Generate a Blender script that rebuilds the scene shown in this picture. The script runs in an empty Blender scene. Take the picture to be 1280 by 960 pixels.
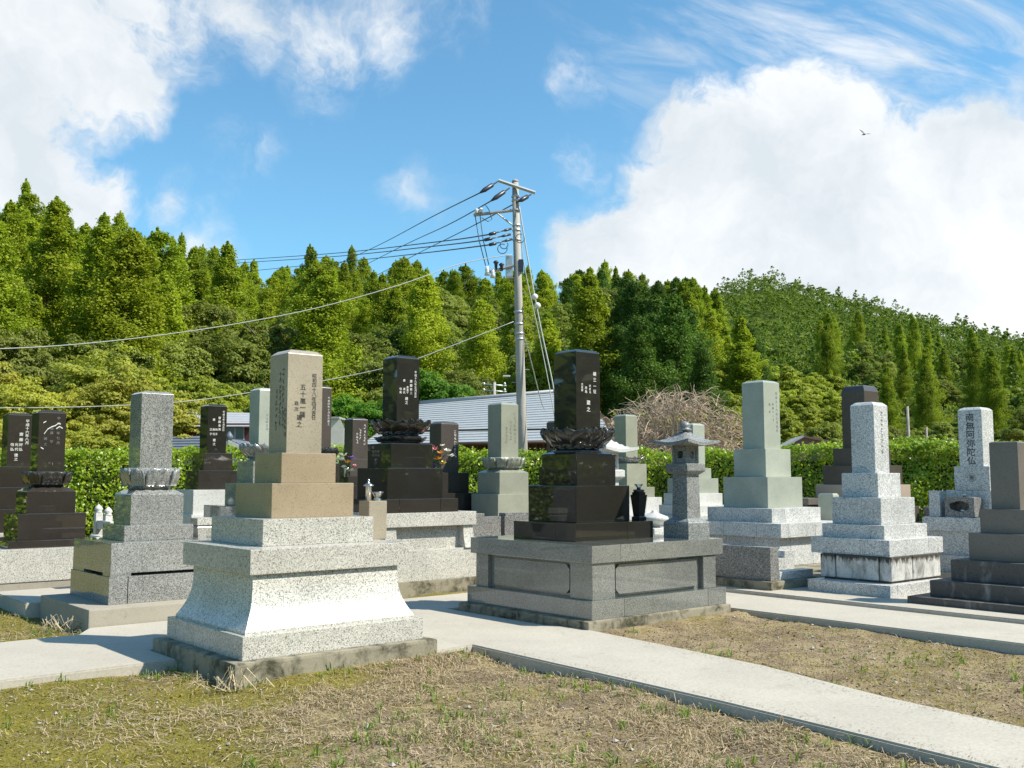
import bpy, bmesh, math, random
import numpy as np
from mathutils import Vector, Matrix

# ------------------------------------------------------------------ camera, sky, sun, exposure
scene = bpy.context.scene
COL = scene.collection
R = math.radians
cam_d = bpy.data.cameras.new('camera')
cam_d.sensor_width = 36.0
cam_d.lens = 36.0 * 1257.67 / 1280.0
cam_d.clip_start = 0.05
cam_d.clip_end = 5000
cam = bpy.data.objects.new('camera', cam_d)
COL.objects.link(cam)
cam.location = (0, 0, 1.45)
cam.rotation_euler = (R(90 + 5.2692), 0, 0)
scene.camera = cam

SUN_AZ = math.atan2(-0.22, 1.0)          # horizontal direction towards the sun, from +X
SUN_EL = R(48)
sun_dir = Vector((math.cos(SUN_EL) * math.cos(SUN_AZ), math.cos(SUN_EL) * math.sin(SUN_AZ), math.sin(SUN_EL)))
sun_d = bpy.data.lights.new('sun', 'SUN')
sun_d.energy = 5.0
sun_d.angle = R(0.53)
sun_d.color = (1.0, 0.93, 0.80)
sun = bpy.data.objects.new('sun', sun_d)
COL.objects.link(sun)
sun.rotation_euler = sun_dir.to_track_quat('Z', 'Y').to_euler()

PITCH = R(5.2692)
def view_dir(px, py):
    u = (px - 640) / 1257.67
    v = -(py - 480) / 1257.67
    c, s = math.cos(PITCH), math.sin(PITCH)
    return Vector((u, c - v * s, s + v * c)).normalized()

world = bpy.data.worlds.new('World')
scene.world = world
world.use_nodes = True
SKY_STRENGTH = 0.115
def build_world():
    nt = world.node_tree
    nt.nodes.clear()
    N, L = nt.nodes, nt.links
    out = N.new('ShaderNodeOutputWorld')
    bg = N.new('ShaderNodeBackground')
    L.new(bg.outputs[0], out.inputs[0])
    sky = N.new('ShaderNodeTexSky')
    sky.sky_type = 'NISHITA'
    sky.sun_disc = False
    sky.sun_elevation = SUN_EL
    sky.sun_rotation = math.pi / 2 - SUN_AZ
    sky.altitude = 100
    sky.air_density = 1.0
    sky.dust_density = 0.6
    sky.ozone_density = 2.2
    bg.inputs['Strength'].default_value = SKY_STRENGTH
    tc = N.new('ShaderNodeTexCoord')
    D = tc.outputs['Generated']
    def math_(op, a, b=None, c=None, clamp=False):
        n = N.new('ShaderNodeMath'); n.operation = op; n.use_clamp = clamp
        for i, x in enumerate((a, b, c)):
            if x is None: continue
            if isinstance(x, (int, float)): n.inputs[i].default_value = x
            else: L.new(x, n.inputs[i])
        return n.outputs[0]
    def noise(vec, scale, detail, rough, dist=0.0):
        n = N.new('ShaderNodeTexNoise'); n.inputs['Scale'].default_value = scale
        n.inputs['Detail'].default_value = detail; n.inputs['Roughness'].default_value = rough
        n.inputs['Distortion'].default_value = dist
        L.new(vec, n.inputs['Vector'])
        return n
    # warp the direction so that cloud edges billow
    wn = noise(D, 5.0, 5, 0.6)
    sub = N.new('ShaderNodeVectorMath'); sub.operation = 'SUBTRACT'
    L.new(wn.outputs['Color'], sub.inputs[0]); sub.inputs[1].default_value = (0.5, 0.5, 0.5)
    scl = N.new('ShaderNodeVectorMath'); scl.operation = 'SCALE'
    L.new(sub.outputs[0], scl.inputs[0]); scl.inputs['Scale'].default_value = 0.16
    add = N.new('ShaderNodeVectorMath'); add.operation = 'ADD'
    L.new(D, add.inputs[0]); L.new(scl.outputs[0], add.inputs[1])
    W = add.outputs[0]
    def blob(px, py, r, k=1.0):
        d = N.new('ShaderNodeVectorMath'); d.operation = 'DISTANCE'
        L.new(W, d.inputs[0]); d.inputs[1].default_value = view_dir(px, py)
        q = math_('DIVIDE', d.outputs['Value'], r / 1257.67)
        m = math_('SUBTRACT', 1.0, q, clamp=True)
        return math_('MULTIPLY', m, k)
    blobs = [(900, 210, 115, 1.0), (1010, 225, 140, 1.2), (1160, 290, 170, 1.3), (775, 300, 105, .85), (980, 320, 200, 1.4), (860, 260, 130, 1.1),
             (1290, 290, 165, 1.3), (880, 340, 170, 1.2), (1130, 200, 85, .8), (1450, 260, 230, 1.2), (1180, 380, 190, 1.2),
             (20, 50, 165, 1.1), (105, 110, 105, .95), (-5, 195, 105, 1.0), (190, 20, 110, .55), (-140, 120, 230, 1.3), (290, 15, 100, .36),
             (380, 45, 110, .36), (470, 20, 110, .34), (560, -5, 100, .32), (300, 200, 80, .27), (205, 260, 60, .30), (260, 310, 80, .26), (90, 265, 90, .8), (45, 250, 80, .8),
             (740, 95, 60, .30), (720, 195, 60, .34), (520, 240, 80, .22)]
    acc = None
    for b in blobs:
        m = blob(*b)
        acc = m if acc is None else math_('MAXIMUM', acc, m)
    fine = noise(W, 13.0, 10, 0.66, 0.25)
    f = math_('MULTIPLY', math_('SUBTRACT', fine.outputs['Fac'], 0.5), 1.45)
    # scattered cloud over the rest of the sky, outside the blobs
    glob = noise(D, 2.3, 6, 0.6)
    gl = math_('MULTIPLY', math_('SUBTRACT', glob.outputs['Fac'], 0.63), 1.6)
    base = math_('MAXIMUM', acc, gl)
    dens = math_('ADD', base, math_('MULTIPLY', f, math_('MINIMUM', math_('MULTIPLY', base, 2.5), 1.0, clamp=True)))
    mr = N.new('ShaderNodeMapRange'); mr.interpolation_type = 'SMOOTHSTEP'
    mr.inputs['From Min'].default_value = 0.07; mr.inputs['From Max'].default_value = 0.46
    L.new(dens, mr.inputs['Value'])
    cov = mr.outputs['Result']
    # streaky high cirrus on the right
    mp = N.new('ShaderNodeMapping'); mp.inputs['Rotation'].default_value = (0.0, R(-24), 0.0)
    L.new(D, mp.inputs['Vector'])
    mp2 = N.new('ShaderNodeMapping'); mp2.inputs['Scale'].default_value = (3.2, 3.0, 13.0)
    L.new(mp.outputs[0], mp2.inputs['Vector'])
    cir = noise(mp2.outputs[0], 1.9, 7, 0.62, 0.6)
    cm = math_('MAXIMUM', blob(1150, 60, 330, 1.3), blob(900, 60, 190, .7), clamp=True)
    cv = N.new('ShaderNodeMapRange'); cv.interpolation_type = 'SMOOTHSTEP'
    cv.inputs['From Min'].default_value = 0.42; cv.inputs['From Max'].default_value = 0.72
    L.new(cir.outputs['Fac'], cv.inputs['Value'])
    cirrus = math_('MULTIPLY', math_('MULTIPLY', cv.outputs[0], cm), 0.85)
    cov = math_('MAXIMUM', cov, cirrus)
    cov = math_('MULTIPLY', cov, 0.97)
    # cloud colour: white with soft grey undersides
    shade = noise(W, 5.5, 8, 0.60)
    sr = N.new('ShaderNodeValToRGB')
    sr.color_ramp.elements[0].position = 0.36; sr.color_ramp.elements[0].color = (4.7, 5.1, 5.4, 1)
    sr.color_ramp.elements[1].position = 0.60; sr.color_ramp.elements[1].color = (6.4, 6.5, 6.6, 1)
    L.new(shade.outputs['Fac'], sr.inputs['Fac'])
    mix = N.new('ShaderNodeMix'); mix.data_type = 'RGBA'
    L.new(cov, mix.inputs['Factor'])
    gain = N.new('ShaderNodeMix'); gain.data_type = 'RGBA'; gain.blend_type = 'MULTIPLY'; gain.inputs['Factor'].default_value = 1.0
    L.new(sky.outputs[0], gain.inputs[6]); gain.inputs[7].default_value = SKY_TINT
    L.new(gain.outputs[2], mix.inputs[6]); L.new(sr.outputs[0], mix.inputs[7])
    L.new(mix.outputs[2], bg.inputs['Color'])
SKY_TINT = (0.80, 1.22, 1.24, 1.0)      # clear, slightly cyan air
build_world()
vs = scene.view_settings
vs.view_transform = 'Standard'
vs.look = 'None'
vs.exposure = 0.50
vs.gamma = 1.0
vs.use_curve_mapping = False
cy = scene.cycles
cy.max_bounces = 6
cy.diffuse_bounces = 3
cy.glossy_bounces = 3
cy.transmission_bounces = 3
cy.transparent_max_bounces = 6
cy.sample_clamp_indirect = 6.0
cy.use_denoising = True
cy.caustics_reflective = False
cy.caustics_refractive = False

# ------------------------------------------------------------------ grid of the cemetery
TH = R(40.07)
RX = np.array([math.cos(TH), math.sin(TH)])      # along the rows, away to the right
LX = np.array([-math.sin(TH), math.cos(TH)])     # across the rows, away to the left
def grid(a, b):
    p = RX * a + LX * b
    return float(p[0]), float(p[1])

# ------------------------------------------------------------------ materials
MATS = {}
class NT:
    def __init__(s, name):
        s.m = bpy.data.materials.new(name); s.m.use_nodes = True
        s.t = s.m.node_tree; s.N = s.t.nodes; s.L = s.t.links
        s.b = s.N['Principled BSDF']; s.out = s.N['Material Output']
        s.tc = s.N.new('ShaderNodeTexCoord')
        MATS[name] = s.m
    def new(s, typ, **kw):
        n = s.N.new('ShaderNode' + typ)
        for k, v in kw.items(): setattr(n, k, v)
        return n
    def noise(s, scale, detail=4, rough=.55, vec=None, dist=0.0):
        n = s.new('TexNoise'); n.inputs['Scale'].default_value = scale; n.inputs['Detail'].default_value = detail
        n.inputs['Roughness'].default_value = rough; n.inputs['Distortion'].default_value = dist
        s.L.new(vec or s.tc.outputs['Object'], n.inputs['Vector']); return n.outputs['Fac']
    def ramp(s, fac, stops, interp='LINEAR'):
        n = s.new('ValToRGB'); r = n.color_ramp; r.interpolation = interp
        while len(r.elements) < len(stops): r.elements.new(0.5)
        for e, (p, c) in zip(r.elements, stops):
            e.position = p; e.color = (c[0], c[1], c[2], 1) if not isinstance(c, (int, float)) else (c, c, c, 1)
        s.L.new(fac, n.inputs['Fac']); return n.outputs['Color']
    def mix(s, fac, a, b, mode='MIX'):
        n = s.new('Mix', data_type='RGBA', blend_type=mode)
        for sock, x in ((n.inputs['Factor'], fac), (n.inputs[6], a), (n.inputs[7], b)):
            if isinstance(x, (int, float)): sock.default_value = x
            elif isinstance(x, tuple): sock.default_value = (*x[:3], 1)
            else: s.L.new(x, sock)
        return n.outputs[2]
    def math(s, op, a, b=None, clamp=False):
        n = s.new('Math', operation=op, use_clamp=clamp)
        for i, x in enumerate((a, b)):
            if x is None: continue
            if isinstance(x, (int, float)): n.inputs[i].default_value = x
            else: s.L.new(x, n.inputs[i])
        return n.outputs[0]
    def bump(s, h, strength=.3, dist=.01):
        n = s.new('Bump'); n.inputs['Strength'].default_value = strength; n.inputs['Distance'].default_value = dist
        s.L.new(h, n.inputs['Height']); s.L.new(n.outputs[0], s.b.inputs['Normal'])
    def set(s, color=None, rough=None, spec=None, metal=None):
        for k, x in (('Base Color', color), ('Roughness', rough), ('Specular IOR Level', spec), ('Metallic', metal)):
            if x is None: continue
            if isinstance(x, (int, float)): s.b.inputs[k].default_value = x
            elif isinstance(x, tuple): s.b.inputs[k].default_value = (*x[:3], 1)
            else: s.L.new(x, s.b.inputs[k])
        return s.m

def offset_vec(t):
    oi = t.new('ObjectInfo')
    mul = t.new('VectorMath', operation='SCALE'); mul.inputs['Scale'].default_value = 37.0
    cmb = t.new('CombineXYZ')
    for i in range(3): t.L.new(oi.outputs['Random'], cmb.inputs[i])
    t.L.new(cmb.outputs[0], mul.inputs[0])
    ad = t.new('VectorMath', operation='ADD')
    t.L.new(t.tc.outputs['Object'], ad.inputs[0]); t.L.new(mul.outputs[0], ad.inputs[1])
    return ad.outputs[0], oi.outputs['Random']

def granite(name, base, dark, light, rough=.22, amt=(.25, .75), stain=0.0, spec=.5, grain=115, coat=0.0, stain_col=(.045, .038, .028), damp=None):
    t = NT(name)
    vec, rnd = offset_vec(t)
    v = t.new('TexVoronoi'); v.inputs['Scale'].default_value = grain; t.L.new(vec, v.inputs['Vector'])
    bw = t.new('RGBToBW'); t.L.new(v.outputs['Color'], bw.inputs[0])
    f2 = t.noise(grain * 2.2, 2, .6, vec)
    g = t.math('ADD', t.math('MULTIPLY', bw.outputs[0], .72), t.math('MULTIPLY', f2, .28))
    c = t.ramp(g, [(amt[0], dark), (amt[0] + .14, base), (amt[1], base), (min(amt[1] + .12, 1.0), light)])
    big = t.noise(2.2, 5, .6, vec)
    tone = t.ramp(big, [(.3, .84), (.7, 1.08)])
    c = t.mix(1.0, c, tone, 'MULTIPLY')
    jit = t.ramp(rnd, [(0, .93), (1, 1.06)])
    c = t.mix(1.0, c, jit, 'MULTIPLY')
    if stain > 0:
        mp = t.new('Mapping'); mp.inputs['Scale'].default_value = (4, 4, 1.6); t.L.new(vec, mp.inputs['Vector'])
        sn = t.noise(1.6, 7, .68, mp.outputs[0], .5)
        sm = t.ramp(sn, [(.58 - stain * .18, 0.0), (.80 - stain * .12, 1.0)])
        if damp:      # water marks creeping down from the joint above
            sx = t.new('SeparateXYZ'); t.L.new(t.tc.outputs['Object'], sx.inputs[0])
            up = t.math('DIVIDE', t.math('SUBTRACT', sx.outputs['Z'], damp[1]), damp[0] - damp[1], True)
            s2 = t.noise(5.0, 6, .7, mp.outputs[0], .6)
            dm = t.ramp(t.math('ADD', t.math('MULTIPLY', t.math('POWER', up, 2.0), .55), t.math('MULTIPLY', s2, .8)), [(.62, 0.0), (.78, 1.0)])
            c = t.mix(dm, c, stain_col)
        c = t.mix(sm, c, stain_col)
    rn = t.noise(9, 5, .6, vec)
    rr = t.math('ADD', t.math('MULTIPLY', rn, .16), rough - .08)
    t.bump(f2, .05, .002)
    t.set(c, rr, spec)
    if coat: t.b.inputs['Coat Weight'].default_value = coat; t.b.inputs['Coat Roughness'].default_value = .02; t.b.inputs['Coat IOR'].default_value = 1.55
    return t.m

granite('granite_light', (.54, .52, .465), (.18, .175, .155), (.70, .68, .62), .26, (.30, .62), grain=150)
granite('granite_light_back', (.60, .60, .57), (.28, .28, .27), (.78, .78, .75), .4, (.18, .72), grain=95)
granite('granite_tan', (.345, .275, .185), (.21, .165, .105), (.46, .38, .27), .20, (.20, .78), grain=140, coat=.15)
granite('granite_buff', (.365, .32, .245), (.235, .205, .155), (.475, .425, .335), .22, (.20, .78), grain=140)
granite('granite_black', (.021, .019, .016), (.013, .012, .010), (.033, .030, .026), .40, (.2, .8), spec=.12, grain=160, coat=1.0)
granite('granite_brown_black', (.036, .030, .025), (.022, .018, .015), (.054, .046, .039), .40, (.2, .8), spec=.12, grain=150, coat=.9)
granite('granite_slate', (.205, .21, .19), (.105, .108, .10), (.29, .295, .27), .14, (.30, .66), spec=.5, grain=170, coat=.9)
granite('granite_grey', (.275, .277, .26), (.10, .10, .095), (.42, .42, .40), .15, (.32, .62), spec=.5, grain=150, coat=.8)
granite('granite_green', (.40, .425, .36), (.28, .30, .25), (.50, .53, .45), .22, (.2, .8), grain=150)
granite('granite_olive', (.325, .33, .26), (.22, .22, .175), (.42, .425, .34), .18, (.2, .8), grain=150, coat=.4)
granite('granite_blue', (.56, .565, .55), (.27, .275, .27), (.74, .74, .72), .42, (.32, .62), grain=110)
granite('granite_white_worn', (.58, .58, .56), (.33, .33, .33), (.72, .72, .70), .5, (.2, .75), grain=80, stain=.35)
granite('granite_white_stained', (.60, .59, .56), (.36, .36, .35), (.70, .69, .66), .6, (.2, .75), grain=90, stain=.6, damp=(.55, .28))
granite('granite_wall', (.21, .205, .195), (.085, .083, .08), (.36, .355, .34), .5, (.34, .62), grain=110)
granite('granite_dark_step', (.080, .072, .066), (.045, .04, .036), (.15, .14, .13), .6, (.2, .8), grain=70, stain=.25, stain_col=(.30, .28, .26))
granite('granite_taupe', (.165, .145, .128), (.10, .088, .076), (.24, .21, .185), .35, (.2, .8), grain=120)
granite('granite_pinkish', (.42, .335, .275), (.28, .22, .18), (.54, .45, .385), .35, (.2, .8), grain=120)
granite('granite_umber', (.085, .070, .062), (.05, .042, .036), (.13, .11, .10), .25, (.2, .8), grain=120)
granite('granite_lantern', (.245, .25, .24), (.09, .092, .09), (.38, .385, .37), .45, (.34, .62), grain=140)

def concrete(name, base, dark, scale=1.0, stain=.5, moss=0.0):
    t = NT(name)
    vec, rnd = offset_vec(t)
    n1 = t.noise(1.3 * scale, 7, .62, vec); n2 = t.noise(55 * scale, 3, .6, vec); n3 = t.noise(6 * scale, 6, .7, vec, .6)
    c = t.ramp(n1, [(.3, tuple(x * .88 for x in base)), (.7, tuple(min(1, x * 1.06) for x in base))])
    c = t.mix(t.ramp(n3, [(.58, 0.0), (.78, stain)]), c, dark)
    c = t.mix(1.0, c, t.ramp(n2, [(.25, .82), (.6, 1.04)]), 'MULTIPLY')
    if moss:
        n4 = t.noise(5, 7, .7, vec, .3)
        c = t.mix(t.ramp(n4, [(.62 - moss * .3, 0.0), (.75 - moss * .2, .95)]), c, (.040, .040, .022))
    t.bump(n2, .35, .004)
    t.set(c, .88, .25); return t.m
concrete('concrete_path', (.455, .42, .355), (.30, .27, .215), .9, .85)
concrete('concrete_plinth', (.36, .33, .27), (.16, .14, .10), 1.6, .8)
concrete('concrete_mossy', (.30, .27, .20), (.10, .09, .06), 1.6, .8, moss=.55)
concrete('concrete_pole', (.43, .405, .36), (.27, .25, .22), 1.0, .5)
concrete('concrete_base', (.45, .42, .36), (.22, .2, .16), 1.0, .6)

def plain(name, col, rough=.5, metal=0.0, spec=.5, var=0.0):
    t = NT(name)
    if var:
        n = t.noise(6, 5, .6)
        c = t.mix(1.0, col, t.ramp(n, [(.3, 1 - var), (.7, 1 + var)]), 'MULTIPLY')
        return t.set(c, rough, spec, metal)
    return t.set(col, rough, spec, metal)
plain('ink_black', (.03, .027, .022), .7)
plain('ink_dark', (.07, .075, .08), .7)
plain('ink_white', (.72, .71, .66), .6)
plain('ink_faint', (.16, .165, .16), .6)
plain('ink_olive', (.18, .19, .15), .6)
plain('ink_brown', (.09, .075, .045), .6)
plain('steel', (.62, .61, .58), .22, 1.0)
plain('galvanised', (.52, .55, .56), .45, .75, var=.15)
plain('porcelain', (.78, .77, .74), .25)
plain('insulator_dark', (.035, .04, .055), .35)
plain('cable_dark', (.05, .065, .08), .6)
plain('cable_pale', (.42, .44, .42), .6)
plain('bird_black', (.02, .02, .022), .7)
plain('petal_white', (.80, .79, .72), .6)
plain('petal_purple', (.30, .13, .55), .6)
plain('petal_orange', (.80, .38, .06), .6)
plain('petal_pink', (.80, .28, .36), .6)
plain('petal_yellow', (.80, .62, .08), .6)
plain('stem_green', (.06, .13, .03), .6)
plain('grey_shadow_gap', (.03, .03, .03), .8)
plain('red_wood', (.135, .035, .030), .65, var=.25)
plain('brown_wood', (.070, .042, .028), .7, var=.3)
plain('brown_board', (.16, .10, .07), .7, var=.25)
plain('plaster_white', (.66, .63, .55), .8, var=.08)
plain('window_glass', (.05, .06, .065), .08)
plain('window_frame', (.45, .45, .43), .5)
plain('metal_roof_silver', (.42, .44, .45), .5, .25, var=.06)
plain('metal_roof_grey', (.40, .41, .42), .5, .1, var=.1)
plain('tile_roof_blue', (.13, .15, .19), .5, var=.15)
plain('roof_rust', (.40, .165, .10), .7, var=.2)
plain('roof_brown', (.17, .10, .085), .6, var=.15)
plain('weathered_wood', (.30, .27, .23), .85, var=.25)
plain('bark_cedar', (.17, .105, .07), .9, var=.35)
plain('bark_grey', (.14, .115, .09), .9, var=.35)
plain('dead_twig', (.47, .365, .265), .85, var=.3)
plain('hedge_shade', (.05, .04, .025), .9)  # dark colour of the hedge core, standing in for inner shade
plain('straw_pale', (.56, .46, .30), .8)
plain('stone_pale', (.36, .33, .28), .85, var=.25)

def leaf(name, lo, hi, obj_var=.25, trans=.35, rough=.5, hue=None, spec=.3, clump=0.0):
    """foliage: colour varies from leaf to leaf and from plant to plant"""
    t = NT(name)
    geo = t.new('NewGeometry'); oi = t.new('ObjectInfo')
    fac = geo.outputs['Random Per Island']
    if clump:
        cn = t.ramp(t.noise(clump, 3, .6), [(.36, 0.0), (.66, 1.0)])  # patchy tone painted in, imitating sunlit tufts and dark hollows of the crown
        fac = t.math('ADD', t.math('MULTIPLY', fac, .45), t.math('MULTIPLY', cn, .55))
    c = t.mix(fac, lo, hi)
    if hue:
        f = t.ramp(oi.outputs['Random'], [(.0, 0.0), (1.0, 1.0)])
        c = t.mix(t.math('MULTIPLY', f, .75), c, hue)
    ov = t.ramp(t.math('FRACT', t.math('MULTIPLY', oi.outputs['Random'], 7.31)), [(0, 1 - obj_var), (1, 1 + obj_var)])
    c = t.mix(1.0, c, ov, 'MULTIPLY')
    t.set(c, rough, spec)
    tr = t.new('BsdfTranslucent')
    tcol = t.mix(1.0, c, (1.15, 1.25, .55), 'MULTIPLY')
    t.L.new(tcol, tr.inputs['Color'])
    ms = t.new('MixShader'); ms.inputs[0].default_value = trans
    t.L.new(t.b.outputs[0], ms.inputs[1]); t.L.new(tr.outputs[0], ms.inputs[2])
    t.L.new(ms.outputs[0], t.out.inputs['Surface'])
    return t.m
leaf('leaf_cedar', (.070, .130, .012), (.430, .505, .042), .20, .38, hue=(.370, .415, .034), spec=.12, clump=.9)
leaf('leaf_cedar_dark', (.036, .090, .016), (.175, .285, .042), .2, .28, hue=(.080, .140, .024), spec=.12, clump=.9)
leaf('leaf_broad', (.085, .140, .022), (.330, .390, .068), .22, .38, hue=(.290, .310, .076), spec=.12, clump=.9)
leaf('leaf_fresh', (.060, .170, .018), (.230, .420, .045), .2, .4, spec=.2, clump=1.2)
leaf('leaf_bamboo', (.200, .260, .025), (.500, .520, .075), .12, .42, hue=(.300, .350, .040), spec=.2, clump=1.0)
leaf('leaf_maple', (.180, .260, .030), (.520, .550, .085), .14, .42, hue=(.520, .440, .090), spec=.2, clump=1.6)
leaf('leaf_hedge', (.110, .210, .010), (.420, .520, .030), .0, .38, .35, spec=.5)
leaf('leaf_far', (.075, .130, .030), (.290, .350, .066), .0, .32, spec=.05, clump=.16)  # lighter, greyer green puts distance haze into the leaf colour
leaf('grass_green', (.130, .210, .035), (.260, .340, .070), .0, .4)
leaf('straw', (.20, .145, .085), (.60, .49, .33), .0, .2, .8, spec=.15)
leaf('litter', (.055, .040, .026), (.42, .33, .22), .0, .1, .9, spec=.1)
leaf('moss_green', (.12, .108, .012), (.31, .285, .034), .0, .2, .9, spec=.1)
leaf('far_green_undergrowth', (.050, .075, .016), (.050, .075, .016), .0, .0, 1.0, spec=0.0)

def ground_mat():
    t = NT('moss_and_dirt')
    v = t.tc.outputs['Object']
    n1 = t.noise(.55, 6, .62, v, .4); n2 = t.noise(2.6, 7, .65, v, .5); n3 = t.noise(60, 4, .7, v); n4 = t.noise(14, 6, .7, v)
    soil = t.ramp(n3, [(.25, (.115, .082, .055)), (.55, (.235, .175, .115)), (.75, (.40, .32, .23))])
    moss = t.ramp(n3, [(.25, (.100, .080, .016)), (.5, (.190, .165, .028)), (.72, (.31, .275, .05))])
    dry = t.ramp(n3, [(.3, (.24, .18, .10)), (.7, (.45, .36, .22))])
    a = t.ramp(n2, [(.42, 0.0), (.58, 1.0)])
    c = t.mix(a, soil, dry)
    sx = t.new('SeparateXYZ'); t.L.new(v, sx.inputs[0])
    west = t.math('MULTIPLY', t.math('SUBTRACT', -1.1, sx.outputs['X']), .12, False)          # the moss grows thickest at the left
    west = t.math('MINIMUM', t.math('MAXIMUM', west, -.035), .075)
    b = t.ramp(t.math('ADD', t.math('ADD', t.math('MULTIPLY', n1, .55), t.math('MULTIPLY', n4, .45)), west), [(.46, 0.0), (.57, .92)])
    c = t.mix(b, c, moss)
    t.bump(n3, .9, .02)
    t.set(c, .95, .1)
ground_mat()

# ------------------------------------------------------------------ helpers
def tag(o, label=None, cat=None, group=None, kind=None):
    if label: o['label'] = label
    if cat: o['category'] = cat
    if group: o['group'] = group
    if kind: o['kind'] = kind
    return o
def link(o, parent=None):
    COL.objects.link(o)
    if parent is not None: o.parent = parent
    return o
def empty(name, loc=(0, 0, 0), rz=0.0, label=None, cat=None, group=None):
    o = bpy.data.objects.new(name, None)
    o.empty_display_size = .2
    o.location = loc; o.rotation_euler = (0, 0, rz)
    link(o); tag(o, label, cat, group); return o
def mesh_from(name, verts, faces, mat, parent=None, smooth=False, loc=None):
    me = bpy.data.meshes.new(name)
    me.from_pydata([tuple(v) for v in verts], [], [tuple(f) for f in faces])
    me.materials.append(MATS[mat] if isinstance(mat, str) else mat)
    if smooth: me.shade_smooth()
    o = bpy.data.objects.new(name, me)
    if loc is not None: o.location = loc
    return link(o, parent)
def bm_obj(name, bm, mat, parent=None, smooth=False):
    me = bpy.data.meshes.new(name)
    bmesh.ops.recalc_face_normals(bm, faces=bm.faces)
    bm.to_mesh(me); bm.free()
    me.materials.append(MATS[mat])
    if smooth: me.shade_smooth()
    return link(bpy.data.objects.new(name, me), parent)
def quads_mesh(name, P, mat):
    """P: (n,4,3) array of quads -> mesh data"""
    n = len(P)
    me = bpy.data.meshes.new(name)
    me.vertices.add(4 * n); me.vertices.foreach_set('co', P.reshape(-1).astype(np.float32))
    me.loops.add(4 * n); me.loops.foreach_set('vertex_index', np.arange(4 * n, dtype=np.int32))
    me.polygons.add(n); me.polygons.foreach_set('loop_start', np.arange(0, 4 * n, 4, dtype=np.int32))
    me.polygons.foreach_set('loop_total', np.full(n, 4, dtype=np.int32))
    me.update(calc_edges=True)
    me.materials.append(MATS[mat])
    return me
def box_bm(x0, x1, y0, y1, z0, z1, bev=.006, seg=2):
    bm = bmesh.new()
    bmesh.ops.create_cube(bm, size=1.0, matrix=Matrix.Translation(((x0 + x1) / 2, (y0 + y1) / 2, (z0 + z1) / 2)) @ Matrix.Diagonal((x1 - x0, y1 - y0, z1 - z0, 1)))
    if bev > 0:
        bmesh.ops.bevel(bm, geom=bm.edges[:], offset=min(bev, .3 * min(x1 - x0, y1 - y0, z1 - z0)), segments=seg, profile=.7, affect='EDGES')
    return bm
def box(name, x0, x1, y0, y1, z0, z1, mat, parent=None, bev=.006):
    return bm_obj(name, box_bm(x0, x1, y0, y1, z0, z1, bev), mat, parent)
def cbox(name, cx, cy_, w, d, z0, z1, mat, parent=None, bev=.006):
    return box(name, cx - w / 2, cx + w / 2, cy_ - d / 2, cy_ + d / 2, z0, z1, mat, parent, bev)
def loft(name, secs, mat, parent=None, smooth=False, cap=True):
    """secs: list of rings (same vertex count)"""
    n = len(secs[0]); V = [p for s in secs for p in s]; Fc = []
    for k in range(len(secs) - 1):
        for i in range(n):
            j = (i + 1) % n
            Fc.append((k * n + i, k * n + j, (k + 1) * n + j, (k + 1) * n + i))
    if cap:
        Fc.append(tuple(reversed(range(n)))); Fc.append(tuple(range((len(secs) - 1) * n, len(secs) * n)))
    return mesh_from(name, V, Fc, mat, parent, smooth)
def rect(cx, cy_, w, d, z):
    return [(cx - w / 2, cy_ - d / 2, z), (cx + w / 2, cy_ - d / 2, z), (cx + w / 2, cy_ + d / 2, z), (cx - w / 2, cy_ + d / 2, z)]
def lathe(name, prof, mat, parent=None, c=(0, 0), n=14, smooth=True):
    secs = [[(c[0] + r * math.cos(2 * math.pi * i / n), c[1] + r * math.sin(2 * math.pi * i / n), z) for i in range(n)] for r, z in prof]
    return loft(name, secs, mat, parent, smooth)
def tube_geo(pts, rad, n=6):
    pts = [Vector(p) for p in pts]; V, Fc = [], []
    m = len(pts)
    for k, p in enumerate(pts):
        t = (pts[min(k + 1, m - 1)] - pts[max(k - 1, 0)]).normalized()
        up = Vector((0, 0, 1)) if abs(t.z) < .9 else Vector((1, 0, 0))
        s = t.cross(up).normalized(); q = s.cross(t)
        r = rad[k] if isinstance(rad, (list, tuple)) else rad
        for i in range(n):
            a = 2 * math.pi * i / n
            V.append(p + s * (r * math.cos(a)) + q * (r * math.sin(a)))
    for k in range(m - 1):
        for i in range(n):
            j = (i + 1) % n
            Fc.append((k * n + i, k * n + j, (k + 1) * n + j, (k + 1) * n + i))
    Fc.append(tuple(reversed(range(n)))); Fc.append(tuple(range((m - 1) * n, m * n)))
    return V, Fc
def tube(name, pts, rad, mat, parent=None, n=6, smooth=True):
    V, Fc = tube_geo(pts, rad, n)
    return mesh_from(name, V, Fc, mat, parent, smooth)
def sheet(name, poly, z0, z1, mat, parent=None, bev=0.0):
    """a flat slab with the given outline (world x,y)"""
    n = len(poly)
    V = [(x, y, z0) for x, y in poly] + [(x, y, z1) for x, y in poly]
    Fc = [tuple(range(n, 2 * n)), tuple(reversed(range(n)))] + [(i, (i + 1) % n, n + (i + 1) % n, n + i) for i in range(n)]
    bm = bmesh.new()
    vs_ = [bm.verts.new(v) for v in V]
    for f in Fc: bm.faces.new([vs_[i] for i in f])
    if bev:
        bmesh.ops.recalc_face_normals(bm, faces=bm.faces)
        bmesh.ops.bevel(bm, geom=[e for e in bm.edges if e.verts[0].co.z > z1 - 1e-5 and e.verts[1].co.z > z1 - 1e-5], offset=bev, segments=2, affect='EDGES')
    return bm_obj(name, bm, mat, parent)

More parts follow.
